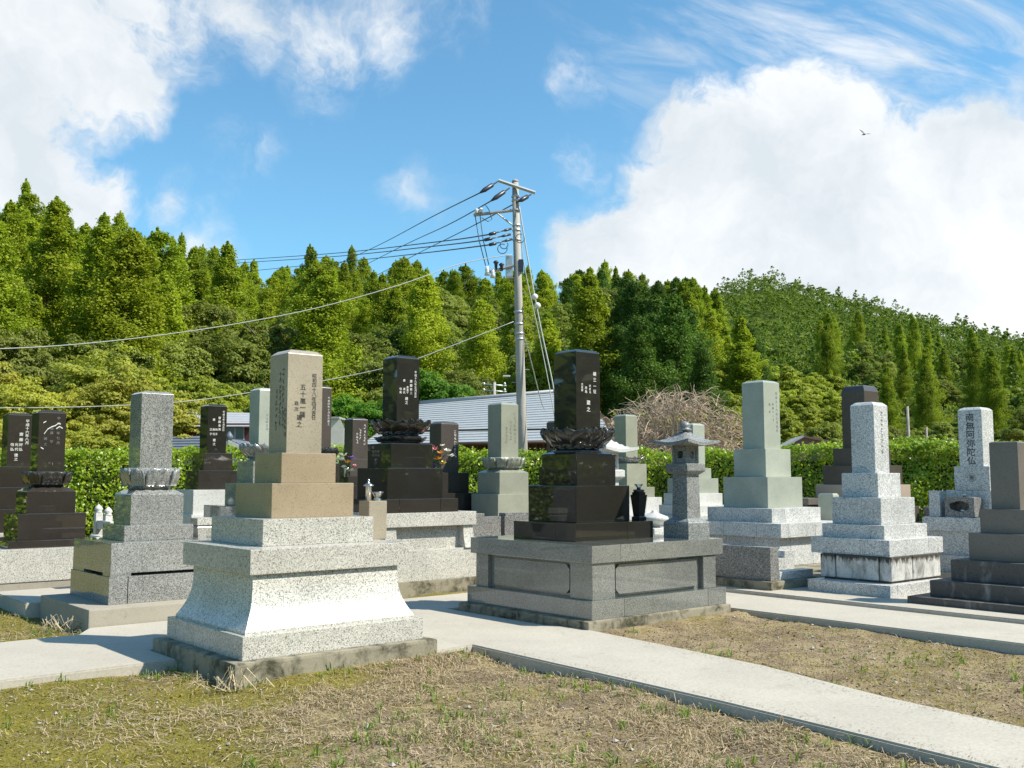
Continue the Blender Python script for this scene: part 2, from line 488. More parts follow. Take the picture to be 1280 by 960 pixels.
# ------------------------------------------------------------------ terrain and hills
def lerp_tab(x, tab):
    xs = [t[0] for t in tab]
    return [float(np.interp(x, xs, [t[k] for t in tab])) for k in range(1, len(tab[0]))]
def u2az(u): return math.degrees(math.atan((u - 640) / 1257.67))
def sky_h(u, y, d):
    return 1.45 + (596 - y) / 1257.67 * d * math.cos(R(u2az(u)))
TREE_H = 15.5
NEAR = []      # azimuth, foot distance, ridge distance, ridge height
for u, y, df, dr in [(-380, 205, 50, 92), (-150, 222, 50, 92), (0, 246, 50, 95), (80, 270, 52, 97), (150, 288, 55, 102), (240, 322, 58, 110), (330, 330, 62, 118), (440, 325, 65, 124),
                     (550, 342, 68, 130), (650, 350, 70, 136), (757, 336, 72, 140), (830, 350, 74, 142), (885, 366, 76, 140), (915, 415, 78, 134), (970, 455, 80, 124), (1040, 500, 84, 116), (1100, 560, 90, 110)]:
    NEAR.append((u2az(u), df, dr, max(0.0, sky_h(u, y, dr) - TREE_H)))
NEAR = [(-100, 48, 90, 9.0), (-60, 48, 90, 11.0)] + NEAR + [(40, 90, 110, 0.0)]
FAR = []
for u, y, dr in [(760, 420, 380), (860, 380, 400), (900, 355, 410), (930, 344, 415), (968, 339, 420), (1010, 350, 420), (1060, 368, 420), (1120, 380, 410), (1200, 400, 400), (1280, 417, 380), (1450, 430, 340), (1700, 425, 300)]:
    FAR.append((u2az(u), dr, sky_h(u, y, dr) - 5.5))
FAR = [(2, 400, 0.0)] + FAR + [(48, 260, 62.0), (70, 220, 60.0), (100, 200, 55.0), (170, 200, 50.0)]  # last entries: unseen right hills, raised so polished faces reflect less sky
def sstep(t): t = min(1.0, max(0.0, t)); return t * t * (3 - 2 * t)
def bumps(x, y):
    return 1.4 * math.sin(x * .061 + 1.3) * math.cos(y * .053) + .9 * math.sin(x * .13 - y * .11) + .5 * math.sin(x * .31 + y * .27)
def hill_z(x, y):
    az = math.degrees(math.atan2(x, y)); d = math.hypot(x, y)
    if az < -100 or az > 168: return 0.0
    df, dr, h = lerp_tab(az, NEAR)
    t = (d - df) / (dr - df)
    zn = h * sstep(t) if t < 1 else h * max(0.0, 1 - .004 * (d - dr))
    zf = 0.0
    if az > 2:
        dr2, h2 = lerp_tab(az, FAR)
        t2 = (d - 95) / (dr2 - 95)
        zf = h2 * (min(1.0, max(0.0, t2)) ** 1.15) if t2 < 1 else h2 * max(0.0, 1 - .003 * (d - dr2))
    z = max(zn, zf)
    return z + bumps(x, y) * min(1.0, z / 8.0)
def build_terrain():
    azs = np.radians(np.arange(-95, 165.1, 1.25))
    ds = np.concatenate([np.arange(40, 160, 4.0), np.arange(160, 460, 10.0), np.arange(460, 800, 40.0)])
    V, Fc = [], []
    for a in azs:
        for d in ds:
            x, y = d * math.sin(a), d * math.cos(a)
            z = hill_z(x, y)
            V.append((x, y, z - .25 if z < .05 else z))
    n = len(ds)
    for i in range(len(azs) - 1):
        for j in range(n - 1):
            Fc.append((i * n + j, (i + 1) * n + j, (i + 1) * n + j + 1, i * n + j + 1))
    tag(mesh_from('hills', V, Fc, 'far_green_undergrowth', smooth=True), kind='structure')
build_terrain()

# ------------------------------------------------------------------ ground sheet
rng = np.random.default_rng(7)
def vnoise(x, y, s, seed):
    """smooth value noise on arrays"""
    r = np.random.default_rng(seed); T = r.random((64, 64))
    X = x / s; Y = y / s
    xi = np.floor(X).astype(int); yi = np.floor(Y).astype(int); fx = X - xi; fy = Y - yi
    fx = fx * fx * (3 - 2 * fx); fy = fy * fy * (3 - 2 * fy)
    g = lambda i, j: T[i % 64, j % 64]
    return (g(xi, yi) * (1 - fx) + g(xi + 1, yi) * fx) * (1 - fy) + (g(xi, yi + 1) * (1 - fx) + g(xi + 1, yi + 1) * fx) * fy
def ground_z(x, y):
    z = (vnoise(x, y, .9, 1) - .5) * .05 + (vnoise(x, y, .28, 2) - .5) * .03 + (vnoise(x, y, .09, 3) - .5) * .016 - .012
    a = x * RX[0] + y * RX[1]; b = x * LX[0] + y * LX[1]
    heap = np.clip(1 - np.abs(b - 6.68) / .42, 0, 1) ** 1.3 * ((a > 2.9) & (a < 8.75) & ((a < 5.12) | (a > 6.62))) * np.clip((a - 2.9) / .7, 0, 1)
    z = z + heap * np.where(a < 5.3, .060, .072)
    return z
def build_ground():
    xs = np.concatenate([[-900, -300, -100, -40, -20, -12], np.arange(-7.5, 8.0, .065), [12, 20, 40, 100, 300, 900]])
    ys = np.concatenate([[-300, -60, -10, 0, 2], np.arange(3.4, 14.0, .065), [16, 20, 30, 60, 120, 400, 1200]])
    X, Y = np.meshgrid(xs, ys, indexing='ij')
    Z = ground_z(X, Y)
    inside = (X > -7.6) & (X < 8.0) & (Y > 3.3) & (Y < 14.0)
    Z = np.where(inside, Z, -.02)
    V = np.stack([X, Y, Z], -1).reshape(-1, 3)
    nx, ny = len(xs), len(ys)
    i, j = np.meshgrid(np.arange(nx - 1), np.arange(ny - 1), indexing='ij')
    a = (i * ny + j).reshape(-1)
    Q = np.stack([a, a + ny, a + ny + 1, a + 1], -1)
    me = bpy.data.meshes.new('ground')
    me.from_pydata(V.tolist(), [], Q.tolist()); me.materials.append(MATS['moss_and_dirt']); me.shade_smooth()
    tag(link(bpy.data.objects.new('ground', me)), kind='structure')
build_ground()

# paths: cast concrete strips following the cemetery grid
PATH_Z = .06
def gpoly(*ab): return [grid(a, b) for a, b in ab]
def path(name, poly, z=PATH_Z):
    tag(sheet(name, poly, -.12, z, 'concrete_path', bev=.012), kind='structure')
near_path = [(.57, 7.37), (1.30, 6.42), (1.78, 5.75), (2.29, 5.03), (3.35, 3.55), (4.30, 4.10), (2.90, 5.70), (2.38, 6.54), (1.86, 7.62), (1.40, 8.32), (.86, 9.12), (.60, 9.50)]
path('concrete_path', gpoly((-4.0, 7.66), (3.10, 7.66), (3.10, 8.21), (4.83, 8.21), (4.83, 6.70), (5.24, 6.74)) + near_path + gpoly((6.45, 7.2), (6.45, 8.72), (8.70, 8.72), (8.70, 9.76), (3.1, 9.76), (2.9, 9.42), (-4.0, 9.3)))
path('far_path', gpoly((8.80, -1.5), (9.94, -1.5), (9.94, 9.75), (8.80, 9.75)))
path('forecourt_slab', gpoly((2.97, 11.38), (4.9, 11.38), (4.9, 12.9), (2.97, 12.75)), .14)
path('side_apron', gpoly((9.96, 3.2), (10.9, 3.2), (10.9, 8.1), (9.96, 8.1)), .10)

# ------------------------------------------------------------------ gravestones
def world_to_local(C, x, y):
    v = np.array([x - C[0], y - C[1]])
    return float(v @ RX), float(v @ LX)

class Tomb:
    def __init__(s, C, label, name='gravestone', group='family gravestones of the cemetery', z=0.0):
        s.C = C
        s.root = empty(name, (C[0], C[1], z), TH, label, 'gravestone', group)
        s.z = z
    def F(s, fx, fy, w, d):            # box from its near corner, in local coordinates
        a, b = world_to_local(s.C, fx, fy)
        return a + w / 2, b + d / 2
    def stone(s, name, c, w, d, z0, z1, mat, bev=.007):
        return cbox(name, c[0], c[1], w, d, z0 - s.z, z1 - s.z, mat, s.root, bev)
    def split(s, name, c, w, d, z0, z1, mat, ws, ds, gap=.004, bev=.005):
        """a course laid from several stones: ws, ds are joint positions 0..1 along the two sides"""
        ws = [0] + list(ws) + [1]; ds = [0] + list(ds) + [1]
        nx, ny = len(ws) - 1, len(ds) - 1
        cbox(name + '_core', c[0], c[1], w - .06, d - .06, z0 - s.z + .003, z1 - s.z - .006, 'grey_shadow_gap', s.root, 0)
        for i in range(nx):
            for j in range(ny):
                if 0 < i < nx - 1 and 0 < j < ny - 1: continue
                x0 = c[0] - w / 2 + w * ws[i]; x1 = c[0] - w / 2 + w * ws[i + 1]
                y0 = c[1] - d / 2 + d * ds[j]; y1 = c[1] - d / 2 + d * ds[j + 1]
                g = gap / 2
                box(name, x0 + (g if i else 0), x1 - (g if i < nx - 1 else 0), y0 + (g if j else 0), y1 - (g if j < ny - 1 else 0), z0 - s.z, z1 - s.z, mat, s.root, bev)
    def pillar(s, c, w, d, z0, z1, mat, top=.034, inset=.045, dome=False):
        z0 -= s.z; z1 -= s.z
        e = .004
        secs = [rect(c[0], c[1], w, d, z0), rect(c[0], c[1], w, d, z1 - e)]
        secs.append(rect(c[0], c[1], w - e, d - e, z1))
        if dome:
            for k in range(1, 5):
                a = k / 4 * math.pi / 2
                q = inset * 2 * (1 - math.cos(a))
                secs.append(rect(c[0], c[1], w - .02 - q, d - .02 - q, z1 + top * math.sin(a)))
        else:
            secs.append(rect(c[0], c[1], w - inset * 1.1, d - inset * 1.1, z1 + top * .62))
            secs.append(rect(c[0], c[1], w - inset * 1.8, d - inset * 1.8, z1 + top * .92))
            secs.append(rect(c[0], c[1], w - inset * 2.4, d - inset * 2.4, z1 + top))
        return loft('pillar', secs, mat, s.root)

_font_cache = {}
def glyph(ch):
    if ch in _font_cache: return _font_cache[ch]
    cu = bpy.data.curves.new('glyph', 'FONT'); cu.body = ch; cu.size = 1.0; cu.resolution_u = 2
    cu.align_x = 'CENTER'
    o = bpy.data.objects.new('glyph', cu); COL.objects.link(o)
    dg = bpy.context.evaluated_depsgraph_get(); dg.update()
    ev = o.evaluated_get(dg); me = ev.to_mesh()
    V = [tuple(v.co) for v in me.vertices]; Fc = [tuple(p.vertices) for p in me.polygons]
    ev.to_mesh_clear(); bpy.data.objects.remove(o); bpy.data.curves.remove(cu)
    if V:
        y0 = min(v[1] for v in V); y1 = max(v[1] for v in V); x0 = min(v[0] for v in V); x1 = max(v[0] for v in V)
        cx, cyy = (x0 + x1) / 2, (y0 + y1) / 2
        k = 1.0
        V = [((v[0] - cx) * k, (v[1] - cyy) * k) for v in V]
    _font_cache[ch] = (V, Fc); return V, Fc
def inscription(pillar, face, c, w, d, columns, mat, z_off=0.0, name='inscription', bold=0.0):
    """face 'right' = local -y side, 'left' = local -x side; columns: (u, z_top, size, pitch, text) with u from -.5 to .5"""
    V, Fc = [], []
    proud = .0016
    for (u, zt, size, pitch, text) in columns:
        z = zt
        for ch in text:
            if ch != ' ':
                for (ox, oz) in ([(0, 0), (bold, 0), (0, bold), (bold, bold)] if bold else [(0, 0)]):
                    gv, gf = glyph(ch); n0 = len(V)
                    for (gx, gy) in gv:
                        hx = gx * size + ox * size; hz = z + gy * size * .94 + oz * size
                        if face == 'right': V.append((c[0] + u * w + hx, c[1] - d / 2 - proud, hz - z_off))
                        else: V.append((c[0] - w / 2 - proud, c[1] - u * d - hx, hz - z_off))
                    Fc += [tuple(n0 + i for i in f) for f in gf]
                    proud += .00001
            z -= pitch
    o = mesh_from(name, V, Fc, mat, pillar)
    return o
def worn_strokes(pillar, face, c, w, d, columns, mat, seed=1, z_off=0.0):
    """lettering too worn to read: rows of short carved strokes"""
    rr = random.Random(seed); V, Fc = [], []
    for (u, zt, size, count) in columns:
        for k in range(count):
            zc = zt - k * size * 1.22
            for q in range(rr.randint(4, 6)):
                a = rr.choice((0, 0, math.pi / 2, .9, -.9)) + rr.uniform(-.25, .25)
                ln = size * rr.uniform(.18, .45); th = size * .05
                px_ = rr.uniform(-.32, .32) * size; pz = rr.uniform(-.38, .38) * size
                ca, sa = math.cos(a), math.sin(a); n0 = len(V)
                for (i, j) in ((-1, -1), (1, -1), (1, 1), (-1, 1)):
                    hx = px_ + i * ln * ca - j * th * sa; hz = zc + pz + i * ln * sa + j * th * ca
                    if face == 'right': V.append((c[0] + u * w + hx, c[1] - d / 2 - .0016, hz - z_off))
                    else: V.append((c[0] - w / 2 - .0016, c[1] - u * d - hx, hz - z_off))
                Fc.append((n0, n0 + 1, n0 + 2, n0 + 3))
    return mesh_from('inscription', V, Fc, mat, pillar)

def petal_mesh(name, wid, h, out, curl, mat, style):
    """one carved petal: x across, z up, -y outward"""
    V, Fc = [], []
    NS, NTt = 8, 7
    for layer in (0, 1):
        for j in range(NTt + 1):
            t = j / NTt
            if style == 'up':          # opening upward, pointed tip
                wd = wid * (.50 + .50 * math.sin(math.pi * .5 * t / .55) if t < .55 else max(.05, 1 - ((t - .55) / .45) ** 3.0))
            else:                      # broad scallop hanging down with round lip
                wd = wid * (.97 if t < .45 else .97 * math.sqrt(max(.04, 1 - ((t - .45) / .56) ** 2.4)))
            for i in range(NS + 1):
                s_ = -1 + 2 * i / NS
                x = s_ * wd / 2
                if style == 'up':
                    y = -(out * (t ** 1.15) + .40 * h * math.sin(math.pi * min(1, t * .95)) * (1 - s_ * s_)) - (curl * max(0, t - .65) * 2.6)
                else:
                    y = -(out * math.sin(math.pi * .5 * min(1, .15 + t * 1.05)) * (1 - .40 * s_ * s_)) - (.016 if abs(s_) > .72 or t > .8 else 0)
                z = h * t + (-.10 * h * abs(s_) ** 2 if style == 'up' else 0)
                V.append((x, y + layer * .032, z))
    n = NS + 1; m = n * (NTt + 1)
    for j in range(NTt):
        for i in range(NS):
            a = j * n + i
            Fc.append((a, a + 1, a + n + 1, a + n)); Fc.append((m + a, m + a + n, m + a + n + 1, m + a + 1))
    for j in range(NTt):
        for i in (0, NS):
            a = j * n + i
            Fc.append((a, a + n, m + a + n, m + a))
    for i in range(NS):
        for j in (0, NTt):
            a = j * n + i
            Fc.append((a, a + 1, m + a + 1, m + a))
    me = bpy.data.meshes.new(name); me.from_pydata(V, [], Fc); me.materials.append(MATS[mat]); me.shade_smooth()
    return me
def superellipse(a, r, p=5.0):
    c, s_ = math.cos(a), math.sin(a)
    k = (abs(c) ** p + abs(s_) ** p) ** (-1 / p)
    return r * k * c, r * k * s_
def lotus(tomb, c, half, z0, z1, mat, style='up', n=12, rings=2, flare=.06):
    """carved lotus seat below a pillar; half = half width where the petals start"""
    z0 -= tomb.z; z1 -= tomb.z; h = z1 - z0
    def ring(r, z): return [(c[0] + superellipse(2 * math.pi * i / 32, r)[0], c[1] + superellipse(2 * math.pi * i / 32, r)[1], z) for i in range(32)]
    if style == 'up':
        secs = [ring(half * .98, z0), ring(half * .98, z0 + .10 * h), ring(half * .86, z0 + .13 * h), ring(half * .86, z0 + .24 * h), ring(half * .92, z0 + .34 * h), ring(half * 1.0, z0 + .70 * h), ring(half * .98, z1 - .03)]
    else:
        secs = [ring(half * .88, z0), ring(half * .88, z0 + .16 * h), ring(half * .96, z0 + .2 * h), ring(half * 1.10, z0 + .55 * h), ring(half * 1.14, z0 + .88 * h), ring(half * 1.08, z1 - .002)]
    core = loft('lotus_seat', secs, mat, tomb.root, True)
    if style == 'up': zs, ph = z0 + .28 * h, h * .74
    else: zs, ph = z0 + .17 * h, h * .80
    for k in range(rings):
        per = 8 * half / n
        me = petal_mesh('petal', per * (1.42 if style == 'up' else 1.02), ph * (1.0 if k == 0 else .96), flare, flare * .3, mat, style)
        for i in range(n):
            a = 2 * math.pi * (i + .5 * k + .5) / n
            x, y = superellipse(a, half * (1.0 if style == 'up' else .985) - .004 - .02 * k * (style == 'up'), 4)
            nx, ny = abs(math.cos(a)) ** 3 * math.copysign(1, math.cos(a)), abs(math.sin(a)) ** 3 * math.copysign(1, math.sin(a))
            o = bpy.data.objects.new('petal', me); link(o, core)
            o.location = (c[0] + x, c[1] + y, zs + (.0 if k == 0 else .06 * h)); o.rotation_euler = (0, 0, math.atan2(ny, nx) + math.pi / 2)
    return core
def lid_vase(x, y, z, label, group, h=.17, r=.032, kind='jar'):
    """small metal cup for flowers or incense"""
    root = empty('grave_vase', (x, y, z), 0, label, 'vase', group)
    if kind == 'jar':
        lathe('body', [(r, 0), (r, h * .62), (r * 1.05, h * .63), (r * 1.05, h * .66)], 'steel', root)
        lathe('lid', [(r * 1.75, h * .66), (r * 1.7, h * .70), (r * .7, h * .78), (r * .3, h * .84), (r * .42, h * .90), (r * .1, h)], 'steel', root)
    else:
        lathe('body', [(r * 1.0, 0), (r * 1.0, h * .15), (r * .7, h * .35), (r * 1.3, h * .8), (r * 1.6, h), (r * 1.45, h), (r * 1.1, h * .75)], 'steel', root)
    return root
def flower_mesh(cols, spots, parent, seed):
    rr = random.Random(seed)
    for (x, y, z, r, m) in spots:
        V, Fc = [], []
        for q in range(9):
            a = 2 * math.pi * q / 9 + rr.uniform(-.2, .2); n0 = len(V); e = rr.uniform(.15, .9)
            d = Vector((math.cos(a) * math.cos(e), math.sin(a) * math.cos(e), math.sin(e))); sd = Vector((-math.sin(a), math.cos(a), 0))
            P = Vector((x, y, z))
            for v in (P, P + d * r * .6 + sd * r * .3, P + d * r, P + d * r * .6 - sd * r * .3): V.append(v)
            Fc.append((n0, n0 + 1, n0 + 2, n0 + 3))
        mesh_from('blossom', V, Fc, m, parent)
def bouquet(x, y, z, label, group, spots, seed):
    root = empty('flower_bouquet', (x, y, z), 0, label, 'flowers', group)
    lathe('vase', [(.035, 0), (.035, .10), (.045, .12)], 'steel', root)
    V, Fc = [], []
    rr = random.Random(seed)
    for s_ in spots:
        v, f = tube_geo([(0, 0, .1), (s_[0] * .5, s_[1] * .5, .1 + (s_[2] - .1) * .6), (s_[0], s_[1], s_[2])], .004, 4)
        n0 = len(V); V += v; Fc += [tuple(n0 + i for i in q) for q in f]
        for _ in range(5):
            p = Vector((s_[0], s_[1], s_[2])) * rr.uniform(.5, .95) + Vector((rr.uniform(-.03, .03), rr.uniform(-.03, .03), rr.uniform(-.03, .02)))
            a = rr.uniform(0, 6.28); d = Vector((math.cos(a), math.sin(a), rr.uniform(-.2, .6))) * .05; e = Vector((-d.y, d.x, 0)) * .25
            n0 = len(V); V += [p, p + d * .5 + e, p + d, p + d * .5 - e]; Fc.append((n0, n0 + 1, n0 + 2, n0 + 3))
    mesh_from('stems_and_leaves', V, Fc, 'stem_green', root)
    flower_mesh(None, spots, root, seed)
    return root

# ---- A: tall tomb on the flared grey pedestal, tan upper stones
def tomb_a():
    C = (-1.748, 8.232)
    t = Tomb(C, 'buff pillar gravestone on two tan blocks and a flared pale granite pedestal, nearest of all')
    pl = box('plinth', -.86, .86, -.77, .765, -.12, .16, 'concrete_mossy', t.root, .02)
    c0 = t.F(-1.893, 7.206, 1.543, 1.384)
    t.stone('base_slab', c0, 1.543, 1.384, .16, .327, 'granite_light')
    c2 = t.F(-1.906, 7.418, 1.390, 1.247)
    cm = ((c0[0] + c2[0]) / 2, (c0[1] + c2[1]) / 2)
    secs = []
    for k in range(15):
        f = k / 14
        e = .095 * max(0.0, 1 - f / .80) ** 2.2
        g0 = .327 + .02 + (.735 - .347) * f
        cc = (c0[0] + (cm[0] - c0[0]) * f, c0[1] + (cm[1] - c0[1]) * f)
        secs.append(rect(cc[0], cc[1], 1.262 + 2 * e, 1.075 + 2 * e, g0))
    secs.insert(0, rect(c0[0], c0[1], 1.262 + .19, 1.075 + .19, .327))
    ped = loft('flared_pedestal', secs, 'granite_light', t.root)
    ped.data.shade_smooth()
    md = ped.modifiers.new('edges', 'EDGE_SPLIT'); md.split_angle = R(35)
    t.stone('cap_slab', c2, 1.390, 1.247, .735, .919, 'granite_light')
    t.stone('upper_slab', t.F(-1.898, 7.735, .986, .945), .986, .945, .919, 1.124, 'granite_light')
    t.stone('lower_block', t.F(-1.888, 7.956, .742, .656), .742, .656, 1.124, 1.399, 'granite_tan')
    t.stone('upper_block', t.F(-1.852, 8.110, .497, .480), .497, .480, 1.399, 1.644, 'granite_tan')
    cp = t.F(-1.830, 8.175, .319, .313)
    p = t.pillar(cp, .319, .313, 1.644, 2.462, 'granite_buff', .036, .05)
    inscription(p, 'right', cp, .319, .313, [(.26, 2.285, .044, .0385, '昭和四十八年四月吉日'), (-.06, 2.185, .056, .056, '五十嵐一隆'), (-.24, 2.05, .040, .047, '政次'), (-.15, 1.935, .054, .056, '建之')], 'ink_black', bold=.010)
    worn_strokes(p, 'left', cp, .319, .313, [(.26, 2.33, .042, 10), (.10, 2.30, .042, 9), (-.10, 2.16, .042, 7), (.40, 2.0, .042, 5)], 'ink_brown', 3)
    # side block for cups, of the same buff stone, on the right end of the cap
    x, y = -1.20, 8.74
    a, b = world_to_local(C, x, y)
    t.stone('cup_stand', (a, b), .18, .165, .919, 1.245, 'granite_buff')
    p1 = np.array([x, y]) - RX * .045; p2 = np.array([x, y]) + RX * .045
    lid_vase(p1[0], p1[1], 1.245, 'silver lidded incense jar on the buff stone block beside the nearest grave', 'metal cups on the graves', .19, .026)
    lid_vase(p2[0], p2[1], 1.245, 'silver flared bowl next to the lidded jar on the buff stone block', 'metal cups on the graves', .075, .034, 'bowl')
    return t
tomb_a()

# ---- B: polished black tomb with lotus, on a slate platform
def tomb_b():
    C = (.881, 10.756)
    t = Tomb(C, 'polished black gravestone with lotus seat on the broad slate granite platform in the middle')
    box('plinth', -1.07, 1.0, -.985, .98, -.1, .131, 'concrete_mossy', t.root, .015)
    c0 = t.F(.735, 9.406, 1.963, 1.878)
    t.split('base_slab', c0, 1.963, 1.878, .131, .303, 'granite_slate', [.22, .85], [], gap=.003, bev=.006)
    c1 = t.F(.747, 9.479, 1.804, 1.750); w, d, z0, z1 = 1.804, 1.750, .303, .643
    cbox('platform_core', c1[0], c1[1], w - .10, d - .10, z0, z1, 'granite_slate', t.root, 0)
    x0, x1, y0, y1 = c1[0] - w / 2, c1[0] + w / 2, c1[1] - d / 2, c1[1] + d / 2
    box('corner_post', x0, x0 + .30, y0, y0 + .30, z0, z1, 'granite_slate', t.root, .005)
    box('corner_post', x1 - .20, x1, y0, y0 + .2, z0, z1, 'granite_slate', t.root, .005)
    box('corner_post', x0, x0 + .2, y1 - .20, y1, z0, z1, 'granite_slate', t.root, .005)
    box('corner_post', x1 - .2, x1, y1 - .20, y1, z0, z1, 'granite_slate', t.root, .005)
    ch = .045
    def panel(u0, u1, za, zb, side):
        prof = [(u0 + ch, za), (u1 - .004, za), (u1 - .004, zb), (u0 + ch, zb), (u0, zb - ch), (u0, za + ch)]
        dep = .028
        if side == 'y': f = lambda u, z, k: (u, y0 + .05 - dep * k, z)
        else: f = lambda u, z, k: (x0 + .05 - dep * k, u, z)
        V = [f(u, z, 0) for u, z in prof] + [f(u, z, 1) for u, z in prof]; n = 6
        Fc = [tuple(range(n, 2 * n))] + [(i, (i + 1) % n, n + (i + 1) % n, n + i) for i in range(n)]
        bm = bmesh.new(); vs_ = [bm.verts.new(v) for v in V]
        for q in Fc: bm.faces.new([vs_[i] for i in q])
        bm_obj('panel', bm, 'granite_slate', t.root)
    panel(x0 + .335, x1 - .275, z0 + .035, z1 - .028, 'y')
    panel(y0 + .335, y1 - .275, z0 + .035, z1 - .028, 'x')
    c2 = t.F(.743, 9.453, 1.924, 1.843)
    t.split('cap_slab', c2, 1.924, 1.843, .643, .808, 'granite_slate', [.20], [], gap=.002, bev=.007)
    t.split('black_base', t.F(.628, 10.058, 1.139, .948), 1.139, .948, .808, .986, 'granite_black', [.66], [.3], gap=.002)
    t.stone('lower_block', t.F(.652, 10.276, .783, .742), .783, .742, .986, 1.359, 'granite_black')
    t.stone('upper_block', t.F(.670, 10.428, .571, .543), .571, .543, 1.359, 1.690, 'granite_black')
    cp = t.F(.676, 10.545, .345, .339)
    cp = (cp[0], cp[1] + .0)
    secs = [rect(cp[0], cp[1], .55, .525, 1.690), rect(cp[0], cp[1], .42, .41, 1.712)]
    loft('sloped_shoulder', secs, 'granite_black', t.root)
    lotus(t, cp, .225, 1.700, 1.955, 'granite_black', 'up', 10, 2, .115)
    p = t.pillar(cp, .352, .346, 1.93, 2.772, 'granite_black', .03, .055)
    inscription(p, 'right', cp, .352, .346, [(.27, 2.545, .050, .062, '横三'), (.27, 2.415, .046, .058, '一征'), (.07, 2.415, .034, .034, '大まる'), (-.10, 2.39, .036, .040, '洗為'), (-.26, 2.425, .032, .031, '大吉家'), (0.0, 2.235, .056, .072, '建之')], 'ink_white', bold=.016)
    # polished flower vase with steel insert, on the right end of the black base
    vx, vy = 1.36, 10.86
    v = empty('flower_vase', (vx, vy, .986), TH, 'polished black stone flower vase at the right end of the black grave in the middle', 'vase', 'flower vases on the graves')
    loft('body', [rect(0, 0, .11, .11, 0), rect(0, 0, .11, .11, .035), rect(0, 0, .085, .085, .045), rect(0, 0, .125, .125, .26), rect(0, 0, .125, .125, .272), rect(0, 0, .10, .10, .275), rect(0, 0, .10, .10, .30)], 'granite_black', v)
    lathe('collar', [(.058, .30), (.062, .325), (.045, .33)], 'granite_black', v)
    lathe('insert', [(.022, .33), (.022, .35), (.05, .385), (.045, .387), (.02, .36)], 'steel', v)
    return t
tomb_b()

